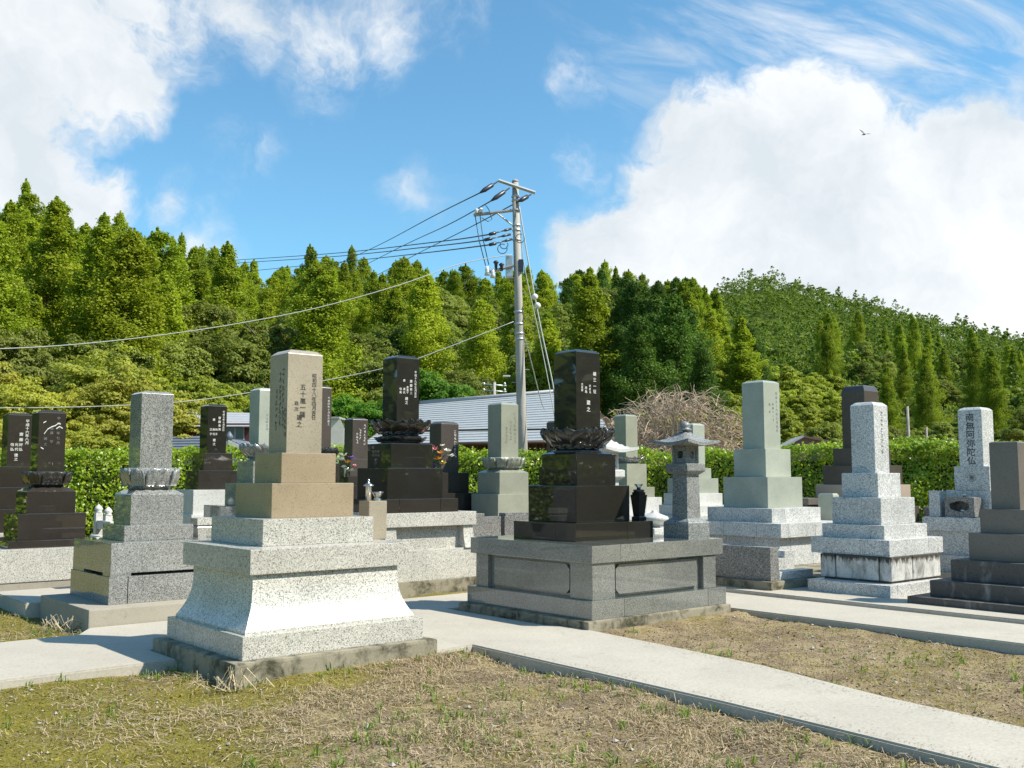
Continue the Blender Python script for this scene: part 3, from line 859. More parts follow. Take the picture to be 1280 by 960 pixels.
def stone_lantern(x, y, z, label, s=1.0, mat='granite_lantern'):
    t = empty('stone_lantern', (x, y, z), TH, label, 'stone lantern', 'stone lanterns among the graves')
    k = s
    loft('foot', [rect(0, 0, .36 * k, .36 * k, 0), rect(0, 0, .36 * k, .36 * k, .165 * k), rect(0, 0, .34 * k, .34 * k, .18 * k), rect(0, 0, .235 * k, .235 * k, .215 * k)], mat, t)
    loft('post', [rect(0, 0, .222 * k, .222 * k, .215 * k), rect(0, 0, .205 * k, .205 * k, .70 * k)], mat, t)
    loft('platform', [rect(0, 0, .21 * k, .21 * k, .70 * k), rect(0, 0, .30 * k, .30 * k, .735 * k), rect(0, 0, .31 * k, .31 * k, .745 * k), rect(0, 0, .31 * k, .31 * k, .815 * k), rect(0, 0, .27 * k, .27 * k, .825 * k)], mat, t)
    # fire box: four corner posts, rails and recessed panels with a round or square opening
    h0, h1, w = .825 * k, 1.025 * k, .21 * k
    for sx in (-1, 1):
        for sy in (-1, 1):
            cbox('box_post', sx * (w / 2 - .018 * k), sy * (w / 2 - .018 * k), .036 * k, .036 * k, h0, h1, mat, t, .003)
    cbox('rail', 0, 0, w - .004, w - .004, h0, h0 + .03 * k, mat, t, .002)
    cbox('rail', 0, 0, w - .004, w - .004, h1 - .03 * k, h1, mat, t, .002)
    zc = (h0 + h1) / 2; hh = (h1 - h0) / 2 - .03 * k; hw = w / 2 - .036 * k
    for face in range(4):
        sq = face in (1, 3)                    # square opening on the left side, round on the right
        n = 24; V, Fc = [], []
        for lay in (0, 1):
            for i in range(n):
                a = 2 * math.pi * (i + .5) / n; ca, sa = math.cos(a), math.sin(a)
                ko = 1 / max(abs(ca) / hw, abs(sa) / hh)
                V.append((ca * ko, sa * ko, lay))
            for i in range(n):
                a = 2 * math.pi * (i + .5) / n; ca, sa = math.cos(a), math.sin(a)
                ri = (.040 * k / max(abs(ca), abs(sa))) if sq else .044 * k
                V.append((ca * ri, sa * ri, lay))
        for i in range(n):
            j = (i + 1) % n
            Fc += [(i, j, n + j, n + i), (2 * n + i, 3 * n + i, 3 * n + j, 2 * n + j), (n + i, n + j, 3 * n + j, 3 * n + i)]
        rot = Matrix.Rotation(face * math.pi / 2, 4, 'Z')
        VV = [rot @ Vector((u, -w / 2 + .012 * k + lay * .025 * k, zc + v)) for u, v, lay in V]
        mesh_from('opening_panel', VV, Fc, mat, t)
        if not sq:
            cb = [rot @ Vector((q[0] * .046 * k, -w / 2 + .036 * k, zc + q[1] * .046 * k)) for q in [(math.cos(a), math.sin(a)) for a in np.linspace(0, 2 * math.pi, 12, endpoint=False)]]
            mesh_from('lattice_disc', cb, [tuple(range(12))], 'granite_wall', t)
    # roof with upswept corners: grid surface
    V, Fc = [], []; n = 12; ew = .265 * k
    for lay in (0, 1):
        for i in range(n + 1):
            for j in range(n + 1):
                u, v = -1 + 2 * i / n, -1 + 2 * j / n
                m = max(abs(u), abs(v)); cn = abs(u * v)
                x_, y_ = u * ew * (1 + .03 * cn), v * ew * (1 + .03 * cn)
                if lay == 0: z_ = 1.03 * k + .155 * k * (1 - m) ** 1.35 + .035 * k * (m ** 3) * cn ** 1.5 + .03 * k
                else: z_ = 1.025 * k + .038 * k * (m ** 3) * cn ** 1.5
                V.append((x_, y_, z_))
    N1 = (n + 1) ** 2
    for i in range(n):
        for j in range(n):
            a = i * (n + 1) + j
            Fc.append((a, a + n + 1, a + n + 2, a + 1)); Fc.append((N1 + a, N1 + a + 1, N1 + a + n + 2, N1 + a + n + 1))
    for i in range(n):
        for a, b in ((i, i + 1), (n * (n + 1) + i + 1, n * (n + 1) + i), ((i + 1) * (n + 1), i * (n + 1)), (i * (n + 1) + n, (i + 1) * (n + 1) + n)):
            Fc.append((a, b, N1 + b, N1 + a))
    rf = mesh_from('roof', V, Fc, mat, t, True)
    md = rf.modifiers.new('edges', 'EDGE_SPLIT'); md.split_angle = R(40)
    lathe('finial', [(.075 * k, 1.195 * k), (.075 * k, 1.215 * k), (.05 * k, 1.22 * k), (.062 * k, 1.245 * k), (.058 * k, 1.27 * k), (.035 * k, 1.29 * k), (.008 * k, 1.305 * k)], mat, t, n=16)
    return t
stone_lantern(1.86, 10.82, .808, 'grey granite lantern with upswept roof standing on the slate platform', .95)
stone_lantern(1.24, 13.3, .62, 'pale stone lantern mostly hidden behind the polished black grave, roof corner showing', 1.12, 'granite_light_back')

# ---- C: grey granite tomb with square lotus at the left
def tomb_c():
    C = (-3.814, 10.65)
    t = Tomb(C, 'grey granite gravestone with square lotus, left of the nearest grave, on a raised concrete plinth')
    box('plinth', -.84, .86, -.84, .72, -.1, .22, 'concrete_plinth', t.root, .012)
    c0 = t.F(-3.878, 9.817, 1.168, 1.192)
    t.split('lower_course', c0, 1.168, 1.192, .22, .485, 'granite_grey', [.155], [], gap=.008)
    c1 = t.F(-3.876, 9.861, 1.109, 1.163)
    w, d = 1.13, 1.165
    cbox('upper_course', c1[0], c1[1], w, d, .512, .807, 'granite_grey', t.root)
    x0, y0 = c1[0] - w / 2, c1[1] - d / 2
    box('spacer', x0, x0 + .20, y0, y0 + .22, .485, .514, 'granite_grey', t.root, .001)
    box('spacer', x0, x0 + .20, y0 + .80, y0 + d, .485, .514, 'granite_grey', t.root, .001)
    box('spacer', x0 + w - .12, x0 + w, y0, y0 + .22, .485, .514, 'granite_grey', t.root, .001)
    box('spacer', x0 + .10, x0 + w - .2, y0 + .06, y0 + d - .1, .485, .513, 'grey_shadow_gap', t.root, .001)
    t.stone('middle_slab', t.F(-3.888, 10.180, .717, .648), .717, .648, .807, .960, 'granite_grey')
    c4 = t.F(-3.897, 10.361, .550, .50)
    loft('shoulder_block', [rect(c4[0], c4[1], .55, .50, .96), rect(c4[0], c4[1], .55, .50, 1.265), rect(c4[0], c4[1], .535, .485, 1.275), rect(c4[0], c4[1], .40, .37, 1.315)], 'granite_grey', t.root)
    cp = c4
    lotus(t, cp, .208, 1.315, 1.545, 'granite_grey', 'down', 12, 1, .075)
    p = t.pillar(cp, .338, .33, 1.545, 2.325, 'granite_grey', .028, .05)
    worn_strokes(p, 'right', cp, .338, .33, [(.30, 2.17, .05, 6), (.0, 1.98, .042, 5), (-.22, 1.93, .03, 3)], 'ink_faint', 5)
    return t
tomb_c()

# ---- D: green-grey tomb right of the lantern
def tomb_d():
    C = (3.78, 15.22)
    t = Tomb(C, 'plain green-grey granite gravestone on wide pale courses, right of the stone lantern')
    lx, ly = world_to_local(C, *grid(10.17, 7.30))
    box('plinth', lx, lx + 3.6, ly, ly + 3.3, -.1, .20, 'concrete_mossy', t.root, .015)
    c4 = world_to_local(C, *grid(12.70, 9.19))
    t.split('podium', (c4[0], c4[1]), 1.36, 1.42, .20, .60, 'granite_blue', [.2, .6], [.3, .65], gap=.006)
    t.split('cap_course', c4, 1.52, 1.60, .60, .797, 'granite_blue', [.12, .55], [.26, .62], gap=.005)
    t.split('upper_course', t.F(3.689, 14.386, 1.214, 1.155), 1.214, 1.155, .797, .998, 'granite_blue', [.26, .75], [], gap=.004)
    t.stone('lower_block', t.F(3.706, 14.659, .862, .801), .862, .801, .998, 1.446, 'granite_green')
    t.stone('upper_block', t.F(3.727, 14.821, .624, .578), .624, .578, 1.446, 1.862, 'granite_green')
    cp = t.F(3.748, 14.945, .396, .391)
    p = t.pillar(cp, .396, .391, 1.862, 2.861, 'granite_green', .035, .06)
    inscription(p, 'right', cp, .396, .391, [(.30, 2.70, .05, .062, '昭和五十六年七月吉日'), (.08, 2.535, .042, .058, '齋藤さとる'), (-.14, 2.53, .042, .11, '齋宮')], 'ink_olive', bold=.015)
    # front steps between the side walls
    fx, fy = world_to_local(C, *grid(11.15, 8.0))
    box('step', fx, fx + .30, fy, fy + 1.3, .20, .38, 'granite_blue', t.root)
    box('step', fx + .30, fx + .52, fy, fy + 1.3, .20, .47, 'granite_blue', t.root)
    # low side wall of speckled stone
    w_ = empty('low_stone_wall', (*grid(10.33, 8.6), .20), TH, 'low speckled grey stone kerb wall beside the lantern, on mossy concrete', 'stone wall')
    box('wall_slab', -.085, .085, -1.24, 1.5, 0, .40, 'granite_wall', w_, .006)
    box('wall_slab', .095, .80, -1.24, -1.08, 0, .10, 'granite_blue', w_, .006)
    # end post of the enclosure
    q = empty('enclosure_post', (*grid(13.62, 8.70), .70), TH, 'short green-grey stone post standing at the right of the green-grey grave', 'stone post')
    loft('shaft', [rect(0, 0, .16, .26, 0), rect(0, 0, .16, .26, .47), rect(0, 0, .12, .22, .50)], 'granite_green', q)
    return t
tomb_d()

# ---- E: pale blue granite, stained block course
def tomb_e():
    C = (4.44, 12.36)
    t = Tomb(C, 'pale blue granite gravestone on a course of white blocks streaked black with damp')
    c = t.F(4.214, 11.374, 1.30, 1.06)
    t.split('base_slab', c, 1.30, 1.06, .10, .236, 'granite_blue', [.12], [], gap=.004)
    box('footing', c[0] - .75, c[0] + .85, c[1] - .60, c[1] + .7, -.1, .103, 'concrete_path', t.root, .01)
    c5 = t.F(4.286, 11.604, 1.127, .922)
    c5 = (c5[0], c5[1] - .04)
    cbox('recess_core', c5[0], c5[1], 1.06, .86, .236, .536, 'granite_dark_step', t.root, 0)
    t.split('stained_block', c5, 1.127, .922, .262, .534, 'granite_white_stained', [.42], [.17, .78], gap=.018, bev=.016)
    t.split('cap_slab', t.F(4.317, 11.630, 1.246, 1.031), 1.246, 1.031, .534, .722, 'granite_blue', [.72], [.36], gap=.003)
    t.split('upper_course', t.F(4.320, 11.785, .994, .820), .994, .820, .722, .883, 'granite_blue', [.72], [.22, .82], gap=.004)
    t.stone('lower_block', t.F(4.341, 11.924, .788, .650), .788, .650, .883, 1.201, 'granite_blue', .012)
    t.stone('upper_block', t.F(4.378, 12.095, .523, .486), .523, .486, 1.201, 1.496, 'granite_blue', .012)
    cp = t.F(4.399, 12.222, .322, .313)
    p = t.pillar(cp, .322, .313, 1.496, 2.325, 'granite_blue', .04, .05)
    worn_strokes(p, 'right', cp, .322, .313, [(.05, 2.22, .055, 8)], 'ink_faint', 9)
    return t
tomb_e()

# ---- F: brown stepped tomb at the right edge
def tomb_f():
    C = (5.38, 10.90)
    t = Tomb(C, 'brown gravestone on three dark lichen-spotted steps, cut by the right edge')
    for (w, z0, z1, m) in [(1.60, -.1, .175, 'granite_dark_step'), (1.26, .175, .345, 'granite_dark_step'), (.94, .345, .565, 'granite_dark_step')]:
        t.stone('step', (0, 0), w, w, z0, z1, m, .014)
    for (w, z0, z1, nm) in [(.66, .565, .85, 'lower_block'), (.48, .85, 1.105, 'upper_block')]:
        t.stone(nm, (0, 0), w, w, z0, z1, 'granite_taupe', .006)
    t.pillar((0, 0), .30, .30, 1.105, 1.815, 'granite_taupe', .012, .02)
    return t
tomb_f()

# ---- G1, G2: brown-black tombs at the left edge
def tomb_g():
    C = (-5.94, 12.90)
    t = Tomb(C, 'brown-black gravestone with lotus and a scratched white drawing, left edge, on a light granite base')
    t.stone('footing', (.05, .05), 1.50, 1.44, -.1, .20, 'concrete_plinth')
    t.stone('light_base', (0, 0), 1.36, 1.36, .20, .589, 'granite_light')
    t.stone('dark_base', (0, 0), 1.10, 1.06, .589, .679, 'granite_brown_black')
    t.stone('lower_block', (0, 0), .80, .66, .679, .997, 'granite_brown_black')
    loft('shoulder_block', [rect(0, 0, .58, .50, .997), rect(0, 0, .58, .50, 1.262), rect(0, 0, .56, .48, 1.27), rect(0, 0, .40, .36, 1.322)], 'granite_brown_black', t.root)
    lotus(t, (0, 0), .205, 1.322, 1.52, 'granite_brown_black', 'down', 12, 1, .08)
    p = t.pillar((0, 0), .325, .32, 1.52, 2.262, 'granite_brown_black', .03, .045)
    inscription(p, 'right', (0, 0), .325, .32, [(.22, 2.19, .045, .062, '平成六年七月'), (-.02, 2.06, .042, .055, '齋藤 守'), (-.24, 1.93, .042, .07, '建之')], 'ink_faint', bold=.01)
    # scratched crane-like line drawing
    V, Fc = [], []
    for pts in ([(-.30, 1.99), (-.18, 2.05), (-.02, 2.085), (.12, 2.10)], [(.10, 2.10), (.22, 2.13), (.30, 2.12)], [(.14, 2.06), (.26, 2.09), (.38, 2.065)], [(-.40, 1.82), (-.30, 1.80)], [(.12, 1.77), (.12, 1.72)], [(-.34, 2.13), (-.24, 2.15)], [(.05, 1.63), (.06, 1.60)]):
        for (u0, z0), (u1, z1) in zip(pts, pts[1:]):
            n0 = len(V)
            for u, z in ((u0, z0 - .006), (u1, z1 - .006), (u1, z1 + .006), (u0, z0 + .006)): V.append((u * .325, -.162, z))
            Fc.append((n0, n0 + 1, n0 + 2, n0 + 3))
    mesh_from('line_drawing', V, Fc, 'ink_white', p)
    C2 = (-7.18, 14.60)
    t = Tomb(C2, 'brown-black gravestone at the far left edge, behind the one with the scratched drawing')
    for (w, z0, z1, nm, m) in [(1.4, -.1, .32, 'footing', 'concrete_plinth'), (1.2, .32, .675, 'light_base', 'granite_light'), (.98, .675, 1.0, 'dark_base', 'granite_brown_black'), (.80, 1.0, 1.305, 'lower_block', 'granite_brown_black'), (.60, 1.305, 1.596, 'upper_block', 'granite_brown_black')]:
        t.stone(nm, (0, 0), w, w * .9, z0, z1, m)
    p = t.pillar((0, 0), .32, .31, 1.596, 2.338, 'granite_brown_black', .03, .04)
    inscription(p, 'right', (0, 0), .32, .31, [(.30, 2.25, .052, .052, '平成十六年八月'), (.06, 2.06, .055, .078, '齋藤'), (.06, 1.91, .052, .068, '好弘'), (-.12, 1.91, .052, .068, '光代'), (-.30, 1.91, .052, .068, '信弘'), (-.12, 1.76, .052, .058, '建之')], 'ink_white', bold=.012)
tomb_g()

def tiers(C, label, spec, off=(0, 0)):
    """spec: (part, w, d, z0, z1, material)"""
    t = Tomb(C, label)
    for (nm, w, d, z0, z1, m) in spec: t.stone(nm, off, w, d, z0, z1, m)
    return t
# ---- H
t = tiers((-4.87, 16.40), 'small black gravestone with white lettering before the red house', [('footing', 1.2, 1.1, -.1, .55, 'concrete_base'), ('light_base', .98, .80, .55, .86, 'granite_light_back'), ('light_course', .90, .70, .86, 1.245, 'granite_light_back'), ('lower_block', .68, .52, 1.245, 1.551, 'granite_brown_black'), ('upper_block', .49, .44, 1.551, 1.83, 'granite_brown_black')])
p = t.pillar((0, 0), .32, .30, 1.83, 2.593, 'granite_black', .03, .05)
inscription(p, 'right', (0, 0), .32, .30, [(.33, 2.50, .040, .042, '平成七年七月吉日'), (.12, 2.40, .048, .062, '齋藤幸男'), (-.04, 2.21, .045, .075, '和子'), (-.18, 2.21, .045, .075, '眞弓'), (-.33, 2.21, .045, .075, '正子'), (-.14, 2.04, .050, .062, '建之'), (-.18, 2.37, .045, .07, '妻')], 'ink_white', bold=.012)
# ---- I
t = tiers((-3.45, 14.0), 'pale grey-green gravestone with lotus, half hidden behind the nearest grave', [('footing', 1.5, 1.5, -.1, .6, 'concrete_base'), ('light_base', 1.34, 1.34, .6, .871, 'granite_grey'), ('grey_base', 1.18, 1.18, .871, 1.062, 'granite_grey'), ('lower_block', .76, .76, 1.062, 1.364, 'granite_grey'), ('upper_block', .54, .50, 1.364, 1.66, 'granite_grey')])
lotus(t, (0, 0), .20, 1.66, 1.90, 'granite_grey', 'up', 12, 2, .08)
p = t.pillar((0, 0), .30, .30, 1.89, 2.646, 'granite_green', .03, .045)
worn_strokes(p, 'right', (0, 0), .30, .30, [(.10, 2.38, .045, 6), (-.1, 2.3, .04, 5)], 'ink_olive', 12)
# ---- J
t = tiers((-2.83, 14.50), 'dark grey gravestone whose right edge shows behind the nearest pillar', [('footing', 1.3, 1.2, -.1, .6, 'concrete_base'), ('light_base', 1.1, 1.0, .6, .95, 'granite_light_back'), ('lower_block', .74, .70, .95, 1.30, 'granite_brown_black'), ('upper_block', .52, .50, 1.30, 1.64, 'granite_brown_black')])
lotus(t, (0, 0), .21, 1.64, 1.86, 'granite_black', 'up', 10, 2, .08)
p = t.pillar((0, 0), .32, .32, 1.845, 2.728, 'granite_umber', .03, .05)
inscription(p, 'right', (0, 0), .32, .32, [(.36, 2.58, .036, .042, '平成四年十月吉日建之')], 'ink_white')
# ---- K
t = tiers((-2.79, 18.0), 'small brown-black gravestone left of the tall black lotus grave', [('footing', 1.2, 1.1, -.1, .6, 'concrete_base'), ('light_base', .95, .85, .6, 1.0, 'granite_light_back'), ('base_block', .74, .62, 1.0, 1.30, 'granite_brown_black'), ('lower_block', .60, .50, 1.30, 1.464, 'granite_brown_black'), ('upper_block', .45, .38, 1.464, 1.76, 'granite_umber')])
p = t.pillar((0, 0), .31, .29, 1.76, 2.465, 'granite_umber', .03, .05)
worn_strokes(p, 'right', (0, 0), .31, .29, [(.3, 2.36, .045, 7), (.0, 2.28, .04, 4), (-.2, 2.2, .04, 4)], 'ink_white', 14)
# ---- L
def tomb_l():
    C = grid(7.35, 10.83)
    t = Tomb(C, 'tall polished black gravestone with open lotus on a light granite base with corner brackets')
    w, d = 1.40, 1.10
    t.stone('footing', (0, 0), w + .02, d + .02, -.1, .18, 'concrete_mossy')
    t.stone('light_base', (0, 0), w, d, .18, .555, 'granite_light')
    cbox('recessed_wall', 0, 0, w - .22, d - .22, .555, .84, 'granite_light', t.root, 0)
    for sx in (-1, 1):
        for sy in (-1, 1):
            secs = []
            for k in range(8):
                f = k / 7; e = .05 * (1 - f) ** 2
                secs.append(rect(sx * (w / 2 - .115 + e * .5), sy * (d / 2 - .10 + e * .5), .15 + e, .14 + e, .555 + .285 * f))
            loft('bracket', secs, 'granite_light', t.root)
    t.stone('cap_slab', (0, 0), w, d, .84, 1.01, 'granite_light')
    c = world_to_local(C, -1.43, 12.90)
    t.split('dark_base', (c[0] + .02, c[1] - .05), 1.10, .86, 1.01, 1.178, 'granite_brown_black', [.19, .75], [], gap=.004)
    t.stone('lower_block', c, .84, .70, 1.178, 1.560, 'granite_black')
    t.stone('upper_block', c, .64, .54, 1.560, 1.868, 'granite_black')
    lotus(t, c, .235, 1.868, 1.955, 'granite_black', 'up', 12, 1, .05)
    lotus(t, c, .225, 1.945, 2.165, 'granite_black', 'up', 10, 2, .12)
    p = t.pillar(c, .34, .33, 2.14, 2.96, 'granite_black', .035, .055)
    inscription(p, 'right', c, .34, .33, [(.33, 2.785, .036, .039, '平成十九年五月吉日'), (.13, 2.665, .042, .055, '齋藤'), (.13, 2.56, .04, .046, '秀二'), (-.03, 2.585, .034, .034, '喜美子'), (-.18, 2.67, .036, .05, '妻'), (-.18, 2.56, .038, .044, '清代'), (-.34, 2.56, .038, .044, '信英'), (-.07, 2.44, .046, .05, '建之')], 'ink_white', bold=.012)
    v = np.array(C) + RX * (c[0] + .53) + LX * (c[1] - .02)
    vs_ = empty('flower_vase', (v[0], v[1], 1.178), TH, 'black stone flower vase holding the bouquet beside the tall black lotus grave', 'vase', 'flower vases on the graves')
    lathe('body', [(.065, 0), (.065, .03), (.05, .05), (.075, .20), (.078, .23), (.06, .24)], 'granite_black', vs_, n=16)
    bouquet(v[0], v[1], 1.40, 'bouquet of pink, orange and white flowers on the right of the tall black lotus grave', 'flower bouquets on the graves',
            [(.0, -.05, .40, .07, 'petal_pink'), (.08, -.10, .35, .065, 'petal_orange'), (-.08, -.06, .33, .06, 'petal_orange'), (.17, -.05, .38, .07, 'petal_white'), (.05, -.14, .27, .07, 'petal_orange'), (-.10, -.08, .26, .06, 'petal_pink'), (.22, -.06, .31, .06, 'petal_white'), (.12, -.14, .22, .06, 'petal_yellow'), (.0, -.12, .18, .06, 'petal_purple'), (-.04, 0, .45, .05, 'petal_pink'), (.10, -.02, .45, .05, 'petal_white')], 4)
    v2 = np.array(C) + RX * (c[0] + .34) + LX * (c[1] + .25)
    lid_vase(v2[0], v2[1], 1.56, 'silver lidded jar beside the bouquet at the tall black lotus grave', 'metal cups on the graves', .17, .03)
tomb_l()
v = grid(8.05, 13.3)
bouquet(-2.23, 13.6, 1.45, 'white, purple and orange flowers peeking out right of the nearest grave', 'flower bouquets on the graves',
        [(-.04, 0, .28, .07, 'petal_white'), (.07, -.02, .24, .065, 'petal_purple'), (.02, -.04, .18, .07, 'petal_orange'), (-.03, -.04, .12, .06, 'petal_white'), (.06, -.04, .07, .075, 'petal_white'), (.11, -.02, .14, .05, 'petal_pink'), (-.07, -.03, .22, .06, 'petal_white')], 8)
# ---- M
t = tiers((-1.08, 16.0), 'brown-black gravestone behind the bouquet, before the silver roof', [('footing', 1.4, 1.2, -.1, .62, 'concrete_base'), ('dark_base', 1.15, .95, .62, .93, 'granite_umber'), ('lower_block', .86, .68, .93, 1.20, 'granite_brown_black'), ('upper_block', .62, .50, 1.20, 1.515, 'granite_brown_black')], (.0, .0))
p = t.pillar((0, 0), .34, .31, 1.515, 2.283, 'granite_umber', .035, .05)
worn_strokes(p, 'right', (0, 0), .34, .31, [(.3, 2.16, .045, 8)], 'ink_white', 21)
# ---- N
t = tiers((-.14, 15.80), 'olive-grey gravestone with square lotus standing before the utility pole', [('footing', 1.3, 1.2, -.1, .5, 'concrete_base'), ('base_course', .98, .90, .5, .818, 'granite_olive'), ('lower_block', .74, .66, .818, 1.187, 'granite_olive')])
loft('shoulder_block', [rect(0, 0, .58, .54, 1.187), rect(0, 0, .58, .54, 1.515), rect(0, 0, .40, .38, 1.56)], 'granite_olive', t.root)
lotus(t, (0, 0), .215, 1.56, 1.755, 'granite_olive', 'down', 12, 1, .085)
p = t.pillar((0, 0), .345, .33, 1.755, 2.574, 'granite_olive', .035, .05)
worn_strokes(p, 'right', (0, 0), .345, .33, [(.3, 2.42, .05, 8), (.05, 2.3, .045, 6), (-.2, 2.2, .045, 5)], 'ink_olive', 31)
for (a0, a1, lab) in [(8.74, 9.33, 'dark grey kerb stone with a notched top, left of the pair below the olive-grey grave'), (9.40, 9.88, 'plain dark grey kerb stone, right of the pair below the olive-grey grave')]:
    w_ = empty('kerb_stone', (*grid((a0 + a1) / 2, 11.42), 0), TH, lab, 'kerb stone')
    hw = (a1 - a0) / 2
    box('slab', -hw, hw, -.08, .08, -.1, .88, 'granite_wall', w_)
    if a0 < 9: box('shoulder', -hw, hw - .30, -.075, .075, .88, .93, 'granite_wall', w_)
    else: box('shoulder', -hw + .02, hw, -.075, .075, .88, .925, 'granite_wall', w_)
# ---- O
t = tiers((2.32, 20.5), 'olive-grey gravestone behind the polished black grave, before the dry thicket', [('footing', 1.6, 1.5, -.1, .72, 'granite_white_worn'), ('base_course', 1.0, 1.0, .72, 1.041, 'granite_white_worn'), ('lower_block', .80, .80, 1.041, 1.249, 'granite_olive'), ('upper_block', .58, .58, 1.249, 1.71, 'granite_olive')])
lotus(t, (0, 0), .22, 1.71, 1.86, 'granite_grey', 'up', 12, 1, .08)
t.pillar((0, 0), .34, .32, 1.84, 2.676, 'granite_olive', .035, .05)
# ---- P
t = tiers((3.13, 17.5), 'small white granite gravestone hidden behind the stone lantern', [('footing', 1.3, 1.2, -.1, .55, 'concrete_base'), ('base_course', .98, .95, .55, .80, 'granite_white_worn'), ('base_slab', .84, .82, .80, .968, 'granite_light_back'), ('plinth_block', .72, .70, .968, 1.169, 'granite_light_back'), ('lower_block', .64, .60, 1.169, 1.423, 'granite_green'), ('upper_block', .46, .44, 1.423, 1.60, 'granite_green')])
t.pillar((0, 0), .31, .30, 1.60, 2.34, 'granite_green', .03, .045)
# ---- Q
t = tiers((5.55, 16.0), 'dark brown gravestone with domed top behind the pale blue one', [('footing', 1.7, 1.6, -.1, .45, 'concrete_base'), ('base_course', 1.40, 1.35, .45, .75, 'granite_umber'), ('base_slab', 1.22, 1.2, .75, .994, 'granite_umber'), ('lower_slab', 1.06, 1.02, .994, 1.328, 'granite_pinkish'), ('lower_block', .88, .86, 1.328, 1.625, 'granite_umber'), ('upper_block', .64, .62, 1.625, 1.897, 'granite_umber')])
t.pillar((0, 0), .42, .40, 1.897, 2.80, 'granite_umber', .09, .05, dome=True)
s_ = empty('incense_stand', (*grid(13.75, 9.35), 0), TH, 'brown stone incense stand in front of the dark brown grave', 'incense stand')
cbox('column', 0, 0, .5, .72, -.1, 1.02, 'granite_umber', s_)
cbox('top_slab', 0, 0, .54, .78, 1.02, 1.12, 'granite_taupe', s_)
cbox('box', -.05, .24, .26, .22, 1.12, 1.30, 'granite_taupe', s_)
gx, gy = grid(13.60, 9.22); lid_vase(gx, gy, 1.12, 'silver lidded jar on the brown incense stand', 'metal cups on the graves', .27, .04)
gx, gy = grid(13.66, 9.60); lid_vase(gx, gy, 1.30, 'silver bowl on the brown incense stand', 'metal cups on the graves', .07, .05, 'bowl')
# ---- S
def tomb_s():
    C = (6.03, 13.10)
    t = Tomb(C, 'pale blue granite gravestone carved with six large characters, with an incense box before it')
    t.stone('footing', (0, 0), 1.35, 1.3, -.1, .25, 'concrete_base')
    t.stone('base_slab', (.0, 0), 1.05, 1.0, .25, .46, 'granite_blue')
    t.split('podium', (0, 0), .92, .92, .46, .76, 'granite_blue', [], [.26], gap=.006)
    t.stone('cap_slab', (0, 0), .98, 1.02, .76, .936, 'granite_blue', .012)
    t.stone('base_block', (.14, 0), .56, .72, .936, 1.275, 'granite_blue')
    t.stone('upper_block', (.06, 0), .42, .46, 1.275, 1.585, 'granite_blue', .012)
    p = t.pillar((.02, 0), .315, .31, 1.585, 2.313, 'granite_blue', .035, .05)
    inscription(p, 'left', (.02, 0), .315, .31, [(.0, 2.215, .118, .112, '南無阿弥陀仏')], 'ink_dark', bold=.03)
    n = 20; V = []; Fc = []
    for k, r_ in enumerate((.050, .056)):
        V += [(-.151, r_ * math.cos(2 * math.pi * i / n), 1.44 + r_ * math.sin(2 * math.pi * i / n)) for i in range(n)]
    Fc = [(i, (i + 1) % n, n + (i + 1) % n, n + i) for i in range(n)]
    for k in range(6):
        a = math.pi * k / 6; n0 = len(V)
        for (i, j) in ((-1, -1), (1, -1), (1, 1), (-1, 1)):
            V.append((-.1515, i * .042 * math.cos(a) - j * .004 * math.sin(a), 1.44 + i * .042 * math.sin(a) + j * .004 * math.cos(a)))
        Fc.append((n0, n0 + 1, n0 + 2, n0 + 3))
    mesh_from('crest', V, Fc, 'ink_faint', p)
    cbox('flower_post', -.33, .38, .15, .15, .936, 1.27, 'granite_blue', t.root, .01)
    cbox('flower_post', -.33, -.40, .15, .15, .936, 1.27, 'granite_blue', t.root, .01)
    b_ = empty('incense_box', (*(np.array(C) - RX * .30 + LX * .05), .936), TH, 'grey stone incense box with a lobed opening before the six-character gravestone', 'incense box')
    # block with a lobed hole through its front
    n = 28; hw, hh, dp = .19, .13, .11; V, Fc = [], []
    for lay in (0, 1):
        for i in range(n):
            a = 2 * math.pi * (i + .5) / n; ca, sa = math.cos(a), math.sin(a); ko = 1 / max(abs(ca) / hw, abs(sa) / hh)
            V.append((-dp + lay * 2 * dp, ca * ko, hh + sa * ko))
        for i in range(n):
            a = 2 * math.pi * (i + .5) / n; ca, sa = math.cos(a), math.sin(a); k = 1 + .10 * abs(math.sin(3 * a))
            V.append((-dp + lay * 1.5 * dp, ca * .125 * k, hh + .01 + sa * .062 * k))
    for i in range(n):
        j = (i + 1) % n
        Fc += [(i, j, n + j, n + i), (n + i, n + j, 3 * n + j, 3 * n + i), (i, 2 * n + i, 2 * n + j, j)]
    Fc.append(tuple(range(2 * n, 3 * n))); Fc.append(tuple(range(3 * n, 4 * n)))
    mesh_from('block', V, Fc, 'granite_wall', b_)
    lathe('ash_bowl', [(.045, .07), (.055, .095), (.03, .096)], 'steel', b_)
    lathe('cup', [(.02, .26), (.02, .275), (.035, .28), (.01, .30)], 'steel', b_, (0, -.02))
tomb_s()
# ---- low wall behind, right
w_ = empty('low_boundary_wall', (*grid(15.3, 7.2), 0), TH, 'low grey-green boundary stone in front of the hedge at the right', 'stone wall')
cbox('slab', 0, 0, .3, 1.6, -.1, .98, 'granite_wall', w_)
